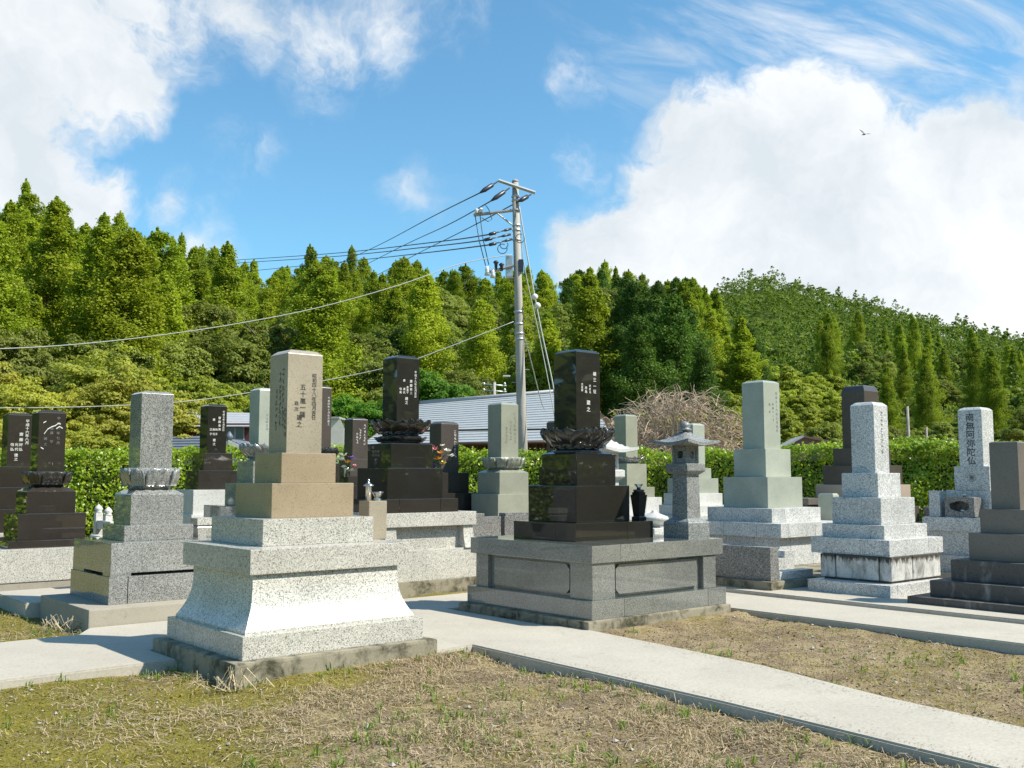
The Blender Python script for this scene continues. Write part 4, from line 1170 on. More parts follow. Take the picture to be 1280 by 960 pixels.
# ---- hidden dark tomb behind B, left
t = tiers((.80, 17.0), 'dark gravestone peeking out behind the left edge of the polished black pillar', [('footing', 1.3, 1.2, -.1, .6, 'concrete_base'), ('base_course', .95, .9, .6, 1.0, 'granite_umber'), ('lower_block', .70, .66, 1.0, 1.32, 'granite_brown_black'), ('upper_block', .50, .48, 1.32, 1.62, 'granite_brown_black')])
t.pillar((0, 0), .31, .30, 1.62, 2.36, 'granite_umber', .03, .045)
# ---- white carved basin right of B
bs = empty('stone_basin', (1.78, 12.7, 0), TH, 'white stone lotus-shaped finial block between the black vase and the lantern', 'stone ornament')
cbox('pedestal', 0, 0, .46, .42, -.1, .82, 'granite_light_back', bs)
cbox('pedestal_slab', .30, 0, .10, .5, -.1, .86, 'granite_light_back', bs)
lathe('bowl', [(.07, .82), (.09, .86), (.17, .90), (.185, .935), (.17, .955), (.09, .985), (.03, 1.01), (.03, 1.03)], 'granite_light_back', bs, n=20)
lathe('post_block', [(.10, 0), (.10, 1.05)], 'granite_blue', empty('square_stone_cup_block', (2.62, 15.0, 0), TH, 'small blue-grey stone block with a silver cup, left of the lantern post', 'stone block'), n=4, smooth=False)
lid_vase(2.62, 15.0, 1.05, 'silver cup on the small blue-grey block left of the lantern post', 'metal cups on the graves', .08, .05, 'bowl')
# ---- pale posts with pointed caps behind the left grave
for (px_, pz, d_, lab) in [(93, .98, 15.2, 'pale stone post with pointed cap, left one of three before the hedge'), (127, .93, 14.6, 'pale stone post with pointed cap, middle one of three before the hedge'), (139, .90, 14.4, 'pale stone post with pointed cap, right one of three before the hedge')]:
    x = (px_ - 640) / 1257.67 * d_ * 1.0
    q = empty('capped_post', (x, d_, 0), TH, lab, 'stone post', 'pale capped posts')
    cbox('shaft', 0, 0, .10, .10, -.1, pz, 'granite_light_back', q, .01)
    lathe('cap', [(.052, pz), (.055, pz + .015), (.04, pz + .03), (.062, pz + .055), (.05, pz + .08), (.008, pz + .125)], 'granite_light_back', q, n=12)
    if d_ < 15:
        box('sloped_rail', -.04, .04, -.62, -.05, pz - .22, pz - .10, 'granite_light_back', q, .015)
# small dark offering bench behind C
bn = empty('offering_bench', (*grid(4.35, 12.35), 0), TH, 'small dark stone bench with pale slabs between the two left graves', 'stone bench')
cbox('leg', -.28, 0, .10, .30, -.1, .70, 'granite_umber', bn); cbox('leg', .28, 0, .10, .30, -.1, .70, 'granite_umber', bn)
cbox('seat_slab', 0, 0, .8, .36, .70, .76, 'granite_light_back', bn); cbox('lower_slab', 0, 0, .74, .30, .45, .50, 'granite_light_back', bn)
# square stone cup right of C
sc_ = empty('tapered_stone_vase', (*grid(4.50, 10.55), .807), TH, 'white tapered stone flower vase between the grey grave and the nearest grave', 'vase', 'flower vases on the graves')
loft('body', [rect(0, 0, .14, .14, 0), rect(0, 0, .18, .18, .10), rect(0, 0, .165, .165, .112)], 'granite_light', sc_)
loft('collar', [rect(0, 0, .13, .13, .112), rect(0, 0, .19, .19, .13), rect(0, 0, .19, .19, .20), rect(0, 0, .15, .15, .205)], 'granite_light', sc_)

# ------------------------------------------------------------------ foliage
def leaf_quads(P, Nn, size, rg, aspect=.55, jitter=.55):
    """rhombic leaves at points P facing roughly along Nn"""
    n = len(P)
    N_ = Nn + rg.normal(0, jitter, (n, 3)); N_ /= np.linalg.norm(N_, axis=1, keepdims=True) + 1e-9
    A = rg.normal(0, 1, (n, 3)); A -= (A * N_).sum(1, keepdims=True) * N_; A /= np.linalg.norm(A, axis=1, keepdims=True) + 1e-9
    B = np.cross(N_, A)
    s = size * rg.uniform(.65, 1.35, (n, 1))
    return np.stack([P - A * s * .5, P + B * s * .5 * aspect + A * s * .06, P + A * s * .5, P - B * s * .5 * aspect + A * s * .06], 1)
def clump_points(centers, radii, per, rg, squash=.8, shell=.55):
    """points in puffs round the centres, and their outward directions"""
    m = len(centers)
    d = rg.normal(0, 1, (m, per, 3)); d /= np.linalg.norm(d, axis=2, keepdims=True)
    d[..., 2] = np.where(d[..., 2] < -.35, -d[..., 2], d[..., 2])
    r = radii[:, None, None] * (shell + (1 - shell) * rg.random((m, per, 1)) ** .5)
    P = centers[:, None, :] + d * r * np.array([1, 1, squash])
    return P.reshape(-1, 3), d.reshape(-1, 3)
def cedar_quads(h, rmax, z0f, rg, sprays, per, size, top=.85):
    """conifer crown: whorls of tufted branch sprays, shorter towards a thin leader"""
    t = np.sort(rg.random(sprays) ** 1.05)
    prof = rmax * (np.clip(1 - t, 0, 1) ** top) * (.45 + .55 * np.minimum(1, (t + .02) / .18)) * (1 + .16 * np.sin(t * 19 + rg.uniform(0, 6))) + .10
    a = np.arange(sprays) * 2.39996 + rg.normal(0, .35, sprays)
    lob = 1 + .22 * np.sin(a * 2 + t * 9 + rg.uniform(0, 6)) + .14 * np.sin(a * 3 - t * 14 + rg.uniform(0, 6))
    ln = prof * lob * rg.uniform(.50, 1.16, sprays)
    z = h * (z0f + (1 - z0f) * t)
    droop = rg.uniform(-.30, .05, sprays) + .35 * t
    u = .28 + .72 * rg.random((sprays, per)) ** .62                       # along the branch, denser outside
    thick = (.16 + .17 * prof)[:, None] * (1.15 - .75 * np.abs(u - .68))
    ca, sa = np.cos(a)[:, None], np.sin(a)[:, None]
    side = rg.normal(0, .62, (sprays, per)) * thick * 1.15; upw = rg.normal(0, .48, (sprays, per)) * thick
    R_ = ln[:, None] * u
    X = R_ * ca - side * sa; Y = R_ * sa + side * ca
    Z = z[:, None] + R_ * droop[:, None] + upw + .10 * R_ * u
    P = np.stack([X, Y, Z], -1).reshape(-1, 3)
    Nn = np.stack([ca * (.30 + 0 * u) - side * sa * .9, sa * (.30 + 0 * u) + side * ca * .9, .55 + upw * 1.6], -1).reshape(-1, 3)
    nl = per * 2                                                            # leader
    zl = rg.random(nl)
    Pl = np.stack([rg.normal(0, 1, nl) * (.11 * (1 - zl) + .02), rg.normal(0, 1, nl) * (.11 * (1 - zl) + .02), h * (.95 + .075 * zl)], 1)
    P = np.concatenate([P, Pl]); Nn = np.concatenate([Nn, rg.normal(0, 1, (nl, 3)) + [0, 0, .4]])
    return leaf_quads(P, Nn, size, rg, .55, .5)
def broad_quads(h, rx, z0f, rg, lobes, per_lobe, per, size, squash=.8):
    cz = h * (z0f + 1) / 2; rz = h * (1 - z0f) / 2
    L_ = []
    for k in range(lobes):
        d = rg.normal(0, 1, 3); d /= np.linalg.norm(d); d[2] = abs(d[2]) * 1.1 - .35
        L_.append((d * np.array([rx * .66, rx * .66, rz * .72]), rx * rg.uniform(.32, .48)))
    C_, rad = [], []
    for c, r in L_:
        for q in range(per_lobe):
            d = rg.normal(0, 1, 3); d /= np.linalg.norm(d); d[2] = d[2] if d[2] > -.4 else -d[2]
            C_.append(c + d * r * rg.uniform(.6, 1.15) + np.array([0, 0, cz])); rad.append(r * rg.uniform(.20, .42))
    P, D = clump_points(np.array(C_), np.array(rad), per, rg, squash)
    o = P - np.array([0, 0, cz]); o /= np.linalg.norm(o, axis=1, keepdims=True)
    return leaf_quads(P, D * .8 + o * .5 + np.array([0, 0, .3]), size, rg, .6)

def trunk_data(name, h, r0, mat, rg, limbs=5, top=.9, lean=.02):
    V, Fc = [], []
    pts = []
    for k in range(7):
        f = k / 6
        pts.append((lean * h * f * math.sin(1.3 * f + 1), lean * h * f * math.cos(2.1 * f), h * top * f - .5 * (k == 0)))
    v, f_ = tube_geo(pts, [r0 * (1 - .85 * k / 6) for k in range(7)], 8); V += v; Fc += f_
    for k in range(limbs):
        z = h * rg.uniform(.3, .75); a = rg.uniform(0, 6.28); ln = h * rg.uniform(.10, .2)
        v, f_ = tube_geo([(0, 0, z), (math.cos(a) * ln * .5, math.sin(a) * ln * .5, z + ln * .25), (math.cos(a) * ln, math.sin(a) * ln, z + ln * .6)], [r0 * .4, r0 * .25, r0 * .08], 5)
        n0 = len(V); V += v; Fc += [tuple(n0 + i for i in q) for q in f_]
    me = bpy.data.meshes.new(name); me.from_pydata([tuple(p) for p in V], [], Fc); me.materials.append(MATS[mat]); me.shade_smooth()
    return me
CEDAR, DARK, BROAD, FRESH, BAMBOO, MAPLE = [], [], [], [], [], []
for k in range(5):
    rg = np.random.default_rng(100 + k)
    h = 15.5 + rg.uniform(-1, 1)
    CEDAR.append((quads_mesh('cedar_crown', cedar_quads(h, rg.uniform(2.7, 3.4), .10, rg, 270, 165, .165, rg.uniform(.52, .80)), 'leaf_cedar'), trunk_data('cedar_trunk', h, .22, 'bark_cedar', rg, 0)))
for k in range(2):
    rg = np.random.default_rng(140 + k)
    DARK.append((quads_mesh('conifer_crown', cedar_quads(14.0, rg.uniform(2.6, 3.2), .10, rg, 270, 150, .165, .55), 'leaf_cedar_dark'), trunk_data('conifer_trunk', 14.0, .24, 'bark_cedar', rg, 0)))
for k in range(3):
    rg = np.random.default_rng(200 + k)
    BROAD.append((quads_mesh('broadleaf_crown', broad_quads(10.0, rg.uniform(2.7, 3.4), .18, rg, 16, 24, 110, .155), 'leaf_broad'), trunk_data('broadleaf_trunk', 10.0, .22, 'bark_grey', rg, 6, .75)))
for k in range(1):
    rg = np.random.default_rng(230 + k)
    FRESH.append((quads_mesh('bright_crown', broad_quads(7.0, 3.2, .10, rg, 16, 22, 120, .14), 'leaf_fresh'), trunk_data('bright_trunk', 7.0, .16, 'bark_grey', rg, 6, .75)))
for k in range(2):
    rg = np.random.default_rng(260 + k)
    BAMBOO.append((quads_mesh('bamboo_crown', broad_quads(10.0, 2.6, .15, rg, 18, 20, 105, .16, .55), 'leaf_bamboo'), trunk_data('bamboo_stems', 10.0, .10, 'bark_grey', rg, 6, .85, .05)))
for k in range(2):
    rg = np.random.default_rng(290 + k)
    MAPLE.append((quads_mesh('maple_crown', broad_quads(5.6, 2.5, .12, rg, 15, 20, 95, .115, .5), 'leaf_maple'), trunk_data('maple_trunk', 5.6, .11, 'bark_grey', rg, 7, .8)))
_rt = random.Random(11)
TREES = {}
def tree(kind, variants, x, y, s, label, cat, group, sz=None, names=('crown', 'trunk'), name=None, z=None):
    me = variants[_rt.randrange(len(variants))]
    root = empty(name or kind, (x, y, hill_z(x, y) if z is None else z), _rt.uniform(0, 6.28), label, cat, group)
    root.scale = (s, s, sz or s)
    for nm, m in zip(names, me):
        link(bpy.data.objects.new(nm, m), root)
    TREES[kind] = TREES.get(kind, 0) + 1
    return root
def in_houses(x, y): return y < 48
# forest on the near ridge
cells = []
rg = np.random.default_rng(5)
for iu in np.arange(-130, 1120, 26):
    pass
spots = []
for k in range(26000):
    az = rg.uniform(-29, 23.5); d = 46 + 106 * rg.random() ** .8
    df, dr, h = lerp_tab(az, NEAR)
    if d < df - 6 or d > dr + 12: continue
    x, y = d * math.sin(R(az)), d * math.cos(R(az))
    r = 1.48 + .38 * (d - 46) / 100
    spots.append((x, y, r, az, d, df, dr, h))
SKYLINE = [(-380, 205), (-150, 222), (0, 240), (15, 240), (70, 264), (150, 280), (235, 312), (300, 326), (350, 322), (440, 316), (500, 322), (560, 332), (650, 338), (720, 336), (757, 322), (800, 342), (850, 343), (885, 356), (930, 400), (1000, 450), (1100, 520)]
def allowed(u, d, az, x, y):
    ys = float(np.interp(u, [q[0] for q in SKYLINE], [q[1] for q in SKYLINE]))
    return 1.45 + (596 - ys) / 1257.67 * d * math.cos(R(az)) - hill_z(x, y)
kept = []
G_ = {}
for s_ in spots:
    i, j = int(s_[0] // 5), int(s_[1] // 5); ok = True
    for a in (-1, 0, 1):
        for b in (-1, 0, 1):
            for q in G_.get((i + a, j + b), ()):
                if (q[0] - s_[0]) ** 2 + (q[1] - s_[1]) ** 2 < (s_[2] + q[2]) ** 2: ok = False
    if ok: G_.setdefault((i, j), []).append(s_); kept.append(s_)
LAB = {'left': ('tall bright cedar in the dense stand on the left slope', 'cedars on the left slope'),
       'mid': ('green cedar in the forest on the middle ridge behind the pole', 'cedars on the middle ridge'),
       'right': ('green cedar on the lower slope right of the pole', 'cedars on the lower right slope')}
MARKS = [(-400, 'at the left edge'), (40, 'above the two brown-black graves'), (110, 'above the grey lotus grave'), (200, 'above the red house'), (300, 'above the nearest grave'), (420, 'above the tall black lotus grave'), (520, 'left of the utility pole'), (600, 'behind the utility pole'), (670, 'above the polished black grave'), (770, 'above the dry thicket'), (860, 'above the stone lantern'), (920, 'above the green-grey grave'), (1020, 'above the pale blue grave')]
def landmark(u): return [m for (q, m) in MARKS if q <= u][-1]
def tier_word(f): return 'at the foot of the slope' if f < .15 else 'mid-slope' if f < .72 else 'on the skyline'
for (x, y, r, az, d, df, dr, h) in kept:
    if h < .3: continue
    u = 640 + 1257.67 * math.tan(R(az)); f = (d - df) / (dr - df)
    side = 'left' if u < 270 else 'mid' if u < 700 else 'right'
    v = rg.random()
    al = allowed(u, d, az, x, y)
    ridge = d > dr - 14
    nz = math.sin(x * .09 + 2) * math.cos(y * .075 + x * .03)
    if f < 0: pb = .75
    elif u < 300: pb = .10
    elif u < 900: pb = .66 if (f < .70 and nz > -.45) else .22
    else: pb = .55
    if v < pb:
        sc = rg.uniform(.75, 1.30) * (.8 if f < 0 else 1); szz = min(sc, al * rg.uniform(.86, .99) / 10.0)
        tree('broadleaf_tree', BROAD, x, y, sc, 'rounded olive-green broadleaf tree ' + tier_word(f) + ', ' + landmark(u), 'tree', 'broadleaf trees on the slope', sz=max(.45, szz))
    elif u > 690 and rg.random() < .45:
        sc = rg.uniform(.75, 1.05); szz = al * rg.uniform(.88, 1.02) / 14.0
        tree('dark_conifer', DARK, x, y, sc, 'broad dark green conifer ' + tier_word(f) + ', ' + landmark(u), 'tree', 'dark conifers on the slope', sz=max(.4, min(sc * 1.05, szz)))
    else:
        sc = rg.uniform(.72, 1.22); szz = al * rg.uniform(.86, 1.02) / 15.5
        tree('cedar_tree', CEDAR, x, y, sc, 'pointed bright green cedar ' + tier_word(f) + ', ' + landmark(u), 'tree', LAB[side][1], sz=max(.5, min(1.3, szz) if ridge else min(sc * rg.uniform(.80, 1.05), szz)))
def at(px, py, Y):
    d = view_dir(px, py); k = Y / d.y
    return Vector((d.x * k, Y, 1.45 + d.z * k))
ORD = ['leftmost', 'second from the left', 'third from the left', 'fourth from the left', 'fifth from the left', 'sixth from the left', 'seventh from the left', 'eighth from the left', 'ninth from the left', 'tenth from the left', 'eleventh from the left', 'twelfth from the left', 'thirteenth from the left', 'fourteenth from the left']
def plant_row(kind, variants, rows, label, cat, group, **kw):
    for k, (u, Y, s) in enumerate(sorted(rows)):
        p = at(u, 596, Y); tree(kind, variants, p.x, p.y, s, label + ', ' + ORD[k], cat, group, z=max(0.0, hill_z(p.x, p.y)), **kw)
# yellow-green maples and shrubs behind the hedge, left
plant_row('maple_tree', MAPLE, [(20, 31, .80), (75, 33, .78), (125, 35, 1.06), (165, 33, .88), (205, 34, .72), (-50, 32, 1.0), (50, 28, .55), (100, 27, .50), (150, 27, .45), (5, 27, .52), (-120, 30, .9)], 'low yellow-green maple with orange tints behind the hedge at the left', 'tree', 'maples behind the hedge')
plant_row('bamboo_clump', BAMBOO, [(30, 44, .68), (240, 42, .62), (275, 45, .62), (205, 47, .66), (-20, 42, .72), (100, 46, .78)], 'feathery yellow-green bamboo clump behind the maples at the left', 'bamboo', 'bamboo behind the maples')
plant_row('bright_green_tree', FRESH, [(430, 54, .80), (470, 52, .75), (540, 56, 1.02), (585, 55, .80), (510, 50, .70), (415, 50, .58), (350, 50, .55), (620, 60, .62)], 'fresh green rounded tree rising behind the silver roof', 'tree', 'fresh green trees behind the silver roof')
plant_row('bamboo_clump', BAMBOO, [(900, 76, 1.05), (925, 84, 1.15), (950, 90, 1.25), (985, 96, 1.25), (1015, 104, 1.15), (1045, 112, 1.1), (955, 72, .85), (1000, 78, .85), (1040, 86, .80), (910, 66, .78), (1075, 100, .8), (880, 70, .8), (975, 64, .62), (1110, 90, .62)], 'yellow-green bamboo clump on the slope right of the tall dark conifers', 'bamboo', 'bamboo on the right slope')
plant_row('dark_conifer', DARK, [(800, 62, .80), (845, 64, .92), (880, 60, .66), (775, 66, .80), (822, 70, 1.0), (865, 72, .95)], 'tall dark conifer of the group behind the dry thicket', 'tree', 'dark conifers behind the thicket')
plant_row('broadleaf_tree', BROAD, [(1030, 48, .42), (1060, 52, .52), (1090, 54, .46), (1170, 70, .60), (1200, 72, .52), (1120, 66, .5), (1000, 46, .35), (1250, 66, .5), (1300, 60, .6)], 'grey-green rounded bush-like tree beyond the hedge at the right', 'tree', 'low trees beyond the right hedge')
# cedars on the near flank of the right hill
rows = []
for k in range(900):
    u = rg.uniform(1030, 1330); d = rg.uniform(112, 250)
    x, y = at(u, 596, d).x, d
    if all((x - q[0]) ** 2 + (y - q[1]) ** 2 > 30 for q in rows): rows.append((x, y))
rows.sort(key=lambda q: q[1])
for (x, y) in rows[:75]:
    sc = rg.uniform(.55, .78)
    if rg.random() < .55: tree('cedar_tree', CEDAR, x, y, sc, 'slender cedar low on the flank of the right hill, ' + ('left' if x / y < .42 else 'right') + ' part, ' + ('front' if y < 135 else 'back') + ' rows', 'tree', 'cedars on the flank of the right hill', sz=sc * 1.1)
    else: tree('broadleaf_tree', BROAD, x, y, sc, 'rounded tree among the cedars on the flank of the right hill, ' + ('front' if y < 135 else 'back') + ' rows', 'tree', 'broadleaf trees on the right hill flank')
taken = set(rows[:75])

# far woods and the woods outside the picture, one mass
def far_woods():
    rg = np.random.default_rng(77)
    tmpl = []
    for k in range(5):
        if k < 2: q = cedar_quads(9.5, 2.9, .02, rg, 34, 7, .68, .55)
        else: q = broad_quads(6.5 + 1.2 * (k - 2), 3.1, .02, rg, 8, 5, 7, .70)
        tmpl.append(q)
    out = []; G2 = {}
    def add(x, y, s, r, thin=1):
        i, j = int(x // 6), int(y // 6)
        for a in (-1, 0, 1):
            for b in (-1, 0, 1):
                for q in G2.get((i + a, j + b), ()):
                    if (q[0] - x) ** 2 + (q[1] - y) ** 2 < r * r: return
        G2.setdefault((i, j), []).append((x, y))
        q = tmpl[rg.integers(5)][::thin] * s
        if thin > 1: m_ = q.mean(1, keepdims=True); q = m_ + (q - m_) * 1.6
        a = rg.uniform(0, 6.28); c, s_ = math.cos(a), math.sin(a)
        M = np.array([[c, s_, 0], [-s_, c, 0], [0, 0, 1]])
        out.append(q @ M + np.array([x, y, hill_z(x, y) - .5]))
    for q in rows: G2.setdefault((int(q[0] // 6), int(q[1] // 6)), []).append(q) if q in taken else None
    for k in range(32000):
        az = rg.uniform(8.5, 34); d = 110 + 340 * rg.random() ** .75
        dr2, h2 = lerp_tab(az, FAR)
        if d > dr2 + 12: continue
        if az < 12.5 and d < 170: continue
        if az > 16 and d < 150: continue
        add(d * math.sin(R(az)), d * math.cos(R(az)), rg.uniform(.65, 1.05), 3.7 + .8 * (d - 110) / 300)
    n_far = len(out)
    for k in range(9000):
        left = rg.random() < .55
        az = rg.uniform(-95, -29) if left else rg.uniform(34, 150)  # right band is unseen woods, added to keep sky out of reflections
        d = rg.uniform(50, 108) if left else 60 + 170 * rg.random() ** .8
        df, dr, h = lerp_tab(az, NEAR)
        if left and (d < df - 3 or d > dr + 6): continue
        add(d * math.sin(R(az)), d * math.cos(R(az)), rg.uniform(1.2, 1.7) if left else rg.uniform(.9, 1.4), 4.9, 3)
    P = np.concatenate(out); print('far trees', len(out), len(P))
    o = link(bpy.data.objects.new('distant_woods', quads_mesh('distant_woods', P, 'leaf_far')))
    tag(o, 'distant mixed woods covering the hills', 'woods', kind='stuff')
far_woods()

# ------------------------------------------------------------------ hedge
def hedge(pts, height, label, density, size, seed, name='hedge'):
    rg = np.random.default_rng(seed)
    root = empty(name, (pts[0][0], pts[0][1], 0), 0, label, 'hedge')
    ox, oy = pts[0]
    Q = []; V, Fc = [], []
    th = .55
    for (p0, p1) in zip(pts, pts[1:]):
        p0 = np.array(p0, float); p1 = np.array(p1, float); ln = np.linalg.norm(p1 - p0); t = (p1 - p0) / ln
        nrm = np.array([t[1], -t[0]])
        if nrm[1] > 0: nrm = -nrm
        n = int(ln * (height + 2 * th) * density)
        s = rg.uniform(-.3, ln + .3, n); q = rg.uniform(0, height + th * 1.6, n)
        bx = p0[0] + t[0] * s; by = p0[1] + t[1] * s
        lump = (vnoise(bx * 1.0 + 50, q * 1.0 + 50, .55, seed) - .5) * .34 + (vnoise(bx + 9, q + 7, .2, seed + 1) - .5) * .16
        topz = height + (vnoise(bx + 30, by * 0 + 3, .8, seed + 2) - .5) * .22
        face = q < height
        off = np.where(face, th + lump, th - (q - height))
        z = np.where(face, np.minimum(q, topz), topz + lump * .7) + rg.normal(0, .04, n)
        off = off + rg.normal(0, .05, n)
        P = np.stack([bx + nrm[0] * off - ox, by + nrm[1] * off - oy, z], 1)
        Nn = np.where(face[:, None], np.array([nrm[0], nrm[1], .45]), np.array([nrm[0] * .3, nrm[1] * .3, 1.0]))
        Q.append(leaf_quads(P, Nn, size, rg, .62, .55))
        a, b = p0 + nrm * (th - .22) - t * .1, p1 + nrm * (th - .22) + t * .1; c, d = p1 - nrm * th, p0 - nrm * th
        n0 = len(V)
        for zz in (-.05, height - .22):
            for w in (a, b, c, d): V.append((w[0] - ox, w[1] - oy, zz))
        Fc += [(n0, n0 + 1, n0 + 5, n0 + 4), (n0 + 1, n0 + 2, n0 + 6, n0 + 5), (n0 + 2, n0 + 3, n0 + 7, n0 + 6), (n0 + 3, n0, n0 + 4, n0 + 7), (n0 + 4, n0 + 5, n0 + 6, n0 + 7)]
    f = link(bpy.data.objects.new('foliage', quads_mesh('foliage', np.concatenate(Q), 'leaf_hedge')), root)
    f['kind'] = 'stuff'
    mesh_from('inner_twigs', V, Fc, 'hedge_shade', root)  # solid dark box; the shade inside the hedge is put into its colour
hedge([(-13.5, 18.6), (-8.5, 19.6), (-2.0, 22.8), (4.5, 22.2)], 1.90, 'long clipped glossy green hedge behind the graves at the left and middle', 1500, .062, 3)
hedge([(4.4, 21.9), (8.0, 19.6), (11.5, 18.4), (16.5, 17.0)], 2.0, 'clipped glossy green hedge behind the graves at the right', 1400, .066, 4)
hedge([(-13.6, 18.5), (-19.0, 15.0), (-21.0, 8.0), (-21.0, -2.0)], 1.95, 'clipped hedge turning the left corner of the cemetery outside the picture', 260, .12, 6)
hedge([(16.6, 16.9), (20.0, 12.0), (21.0, 2.0), (21.0, -16.0)], 1.9, 'unseen clipped hedge added on the right for reflections in the polished stones', 220, .12, 7)  # unseen, added to darken what the polished right faces mirror

# ------------------------------------------------------------------ dry thicket
def thicket():
    rr = random.Random(9)
    c = at(845, 596, 27.5)
    root = empty('dry_thicket', (c.x, c.y, 0), 0, 'tangled thicket of bare pale brown canes behind the hedge', 'thicket')
    V, Fc = [], []
    for k in range(800):
        a = rr.uniform(0, 6.28); r0 = rr.uniform(0, 1.0)
        bx, by = r0 * math.cos(a) * 1.5, r0 * math.sin(a) * 1.0
        h = rr.uniform(1.9, 3.85) * (1 - .32 * abs(bx) / 1.6); sp = rr.uniform(.5, 1.35); a2 = a + rr.uniform(-1.0, 1.0)
        ex, ey = bx + sp * math.cos(a2), by + sp * math.sin(a2) * .8
        pts = []
        for q in range(8):
            f = q / 7
            pts.append((bx + (ex - bx) * f ** 1.4 + rr.uniform(-.07, .07), by + (ey - by) * f ** 1.4 + rr.uniform(-.07, .07), h * math.sin(min(1.0, f * 1.25) * math.pi * rr.uniform(.50, .62)) * (1 if f < .99 else .97)))
        rad = rr.uniform(.010, .019)
        v, f_ = tube_geo(pts, [rad * (1.1 - .8 * q / 7) for q in range(8)], 3)
        n0 = len(V); V += v; Fc += [tuple(n0 + i for i in q) for q in f_]
        for _ in range(3):
            b = Vector(pts[rr.randint(3, 6)]); d = Vector((rr.uniform(-.5, .5), rr.uniform(-.4, .4), rr.uniform(-.15, .4)))
            v, f_ = tube_geo([b, b + d * .5 + Vector((0, 0, .06)), b + d], [rad * .6, rad * .5, rad * .25], 3)
            n0 = len(V); V += v; Fc += [tuple(n0 + i for i in q) for q in f_]
    mesh_from('canes', V, Fc, 'dead_twig', root)
    rg = np.random.default_rng(3)
    P = np.stack([rg.normal(0, 1.0, 420), rg.normal(0, .7, 420), rg.uniform(1.0, 3.2, 420)], 1)
    link(bpy.data.objects.new('sparse_leaves', quads_mesh('sparse_leaves', leaf_quads(P, np.tile([0, -.5, .8], (420, 1)), .11, rg), 'leaf_bamboo')), root)
thicket()

# ------------------------------------------------------------------ houses
def wall_quad(name, pts, mat, parent, th=.08):
    """a vertical wall panel from two ground points: pts = (x0,y0),(x1,y1), z0,z1"""
    (x0, y0), (x1, y1), z0, z1 = pts
    d = Vector((x1 - x0, y1 - y0, 0)).normalized(); n = Vector((d.y, -d.x, 0)) * th
    V = [(x0, y0, z0), (x1, y1, z0), (x1, y1, z1), (x0, y0, z1)]
    V += [(v[0] - n.x, v[1] - n.y, v[2]) for v in V]
    return mesh_from(name, V, [(0, 1, 2, 3), (7, 6, 5, 4), (0, 4, 5, 1), (1, 5, 6, 2), (2, 6, 7, 3), (3, 7, 4, 0)], mat, parent)
def slab(name, A, B, C_, D, th, mat, parent):
    A, B, C_, D = map(Vector, (A, B, C_, D)); n = (B - A).cross(D - A).normalized() * th
    V = [A, B, C_, D, A - n, B - n, C_ - n, D - n]
    return mesh_from(name, V, [(0, 1, 2, 3), (7, 6, 5, 4), (0, 4, 5, 1), (1, 5, 6, 2), (2, 6, 7, 3), (3, 7, 4, 0)], mat, parent)
def stepped_roof(parent, e0, e1, r1, r0, n, mat, name='roof_course', lip=.035):
    """metal roof in horizontal courses from the eave e0-e1 up to the ridge r0-r1, each course lipping over the next"""
    e0, e1, r0, r1 = map(Vector, (e0, e1, r0, r1))
    nrm = (e1 - e0).cross(r0 - e0).normalized()
    for k in range(n):
        f0, f1 = k / n, (k + 1) / n
        a, b = e0.lerp(r0, f0) + nrm * lip, e1.lerp(r1, f0) + nrm * lip
        c, d = e1.lerp(r1, f1), e0.lerp(r0, f1)
        slab(name, a, b, c, d, .03, mat, parent)
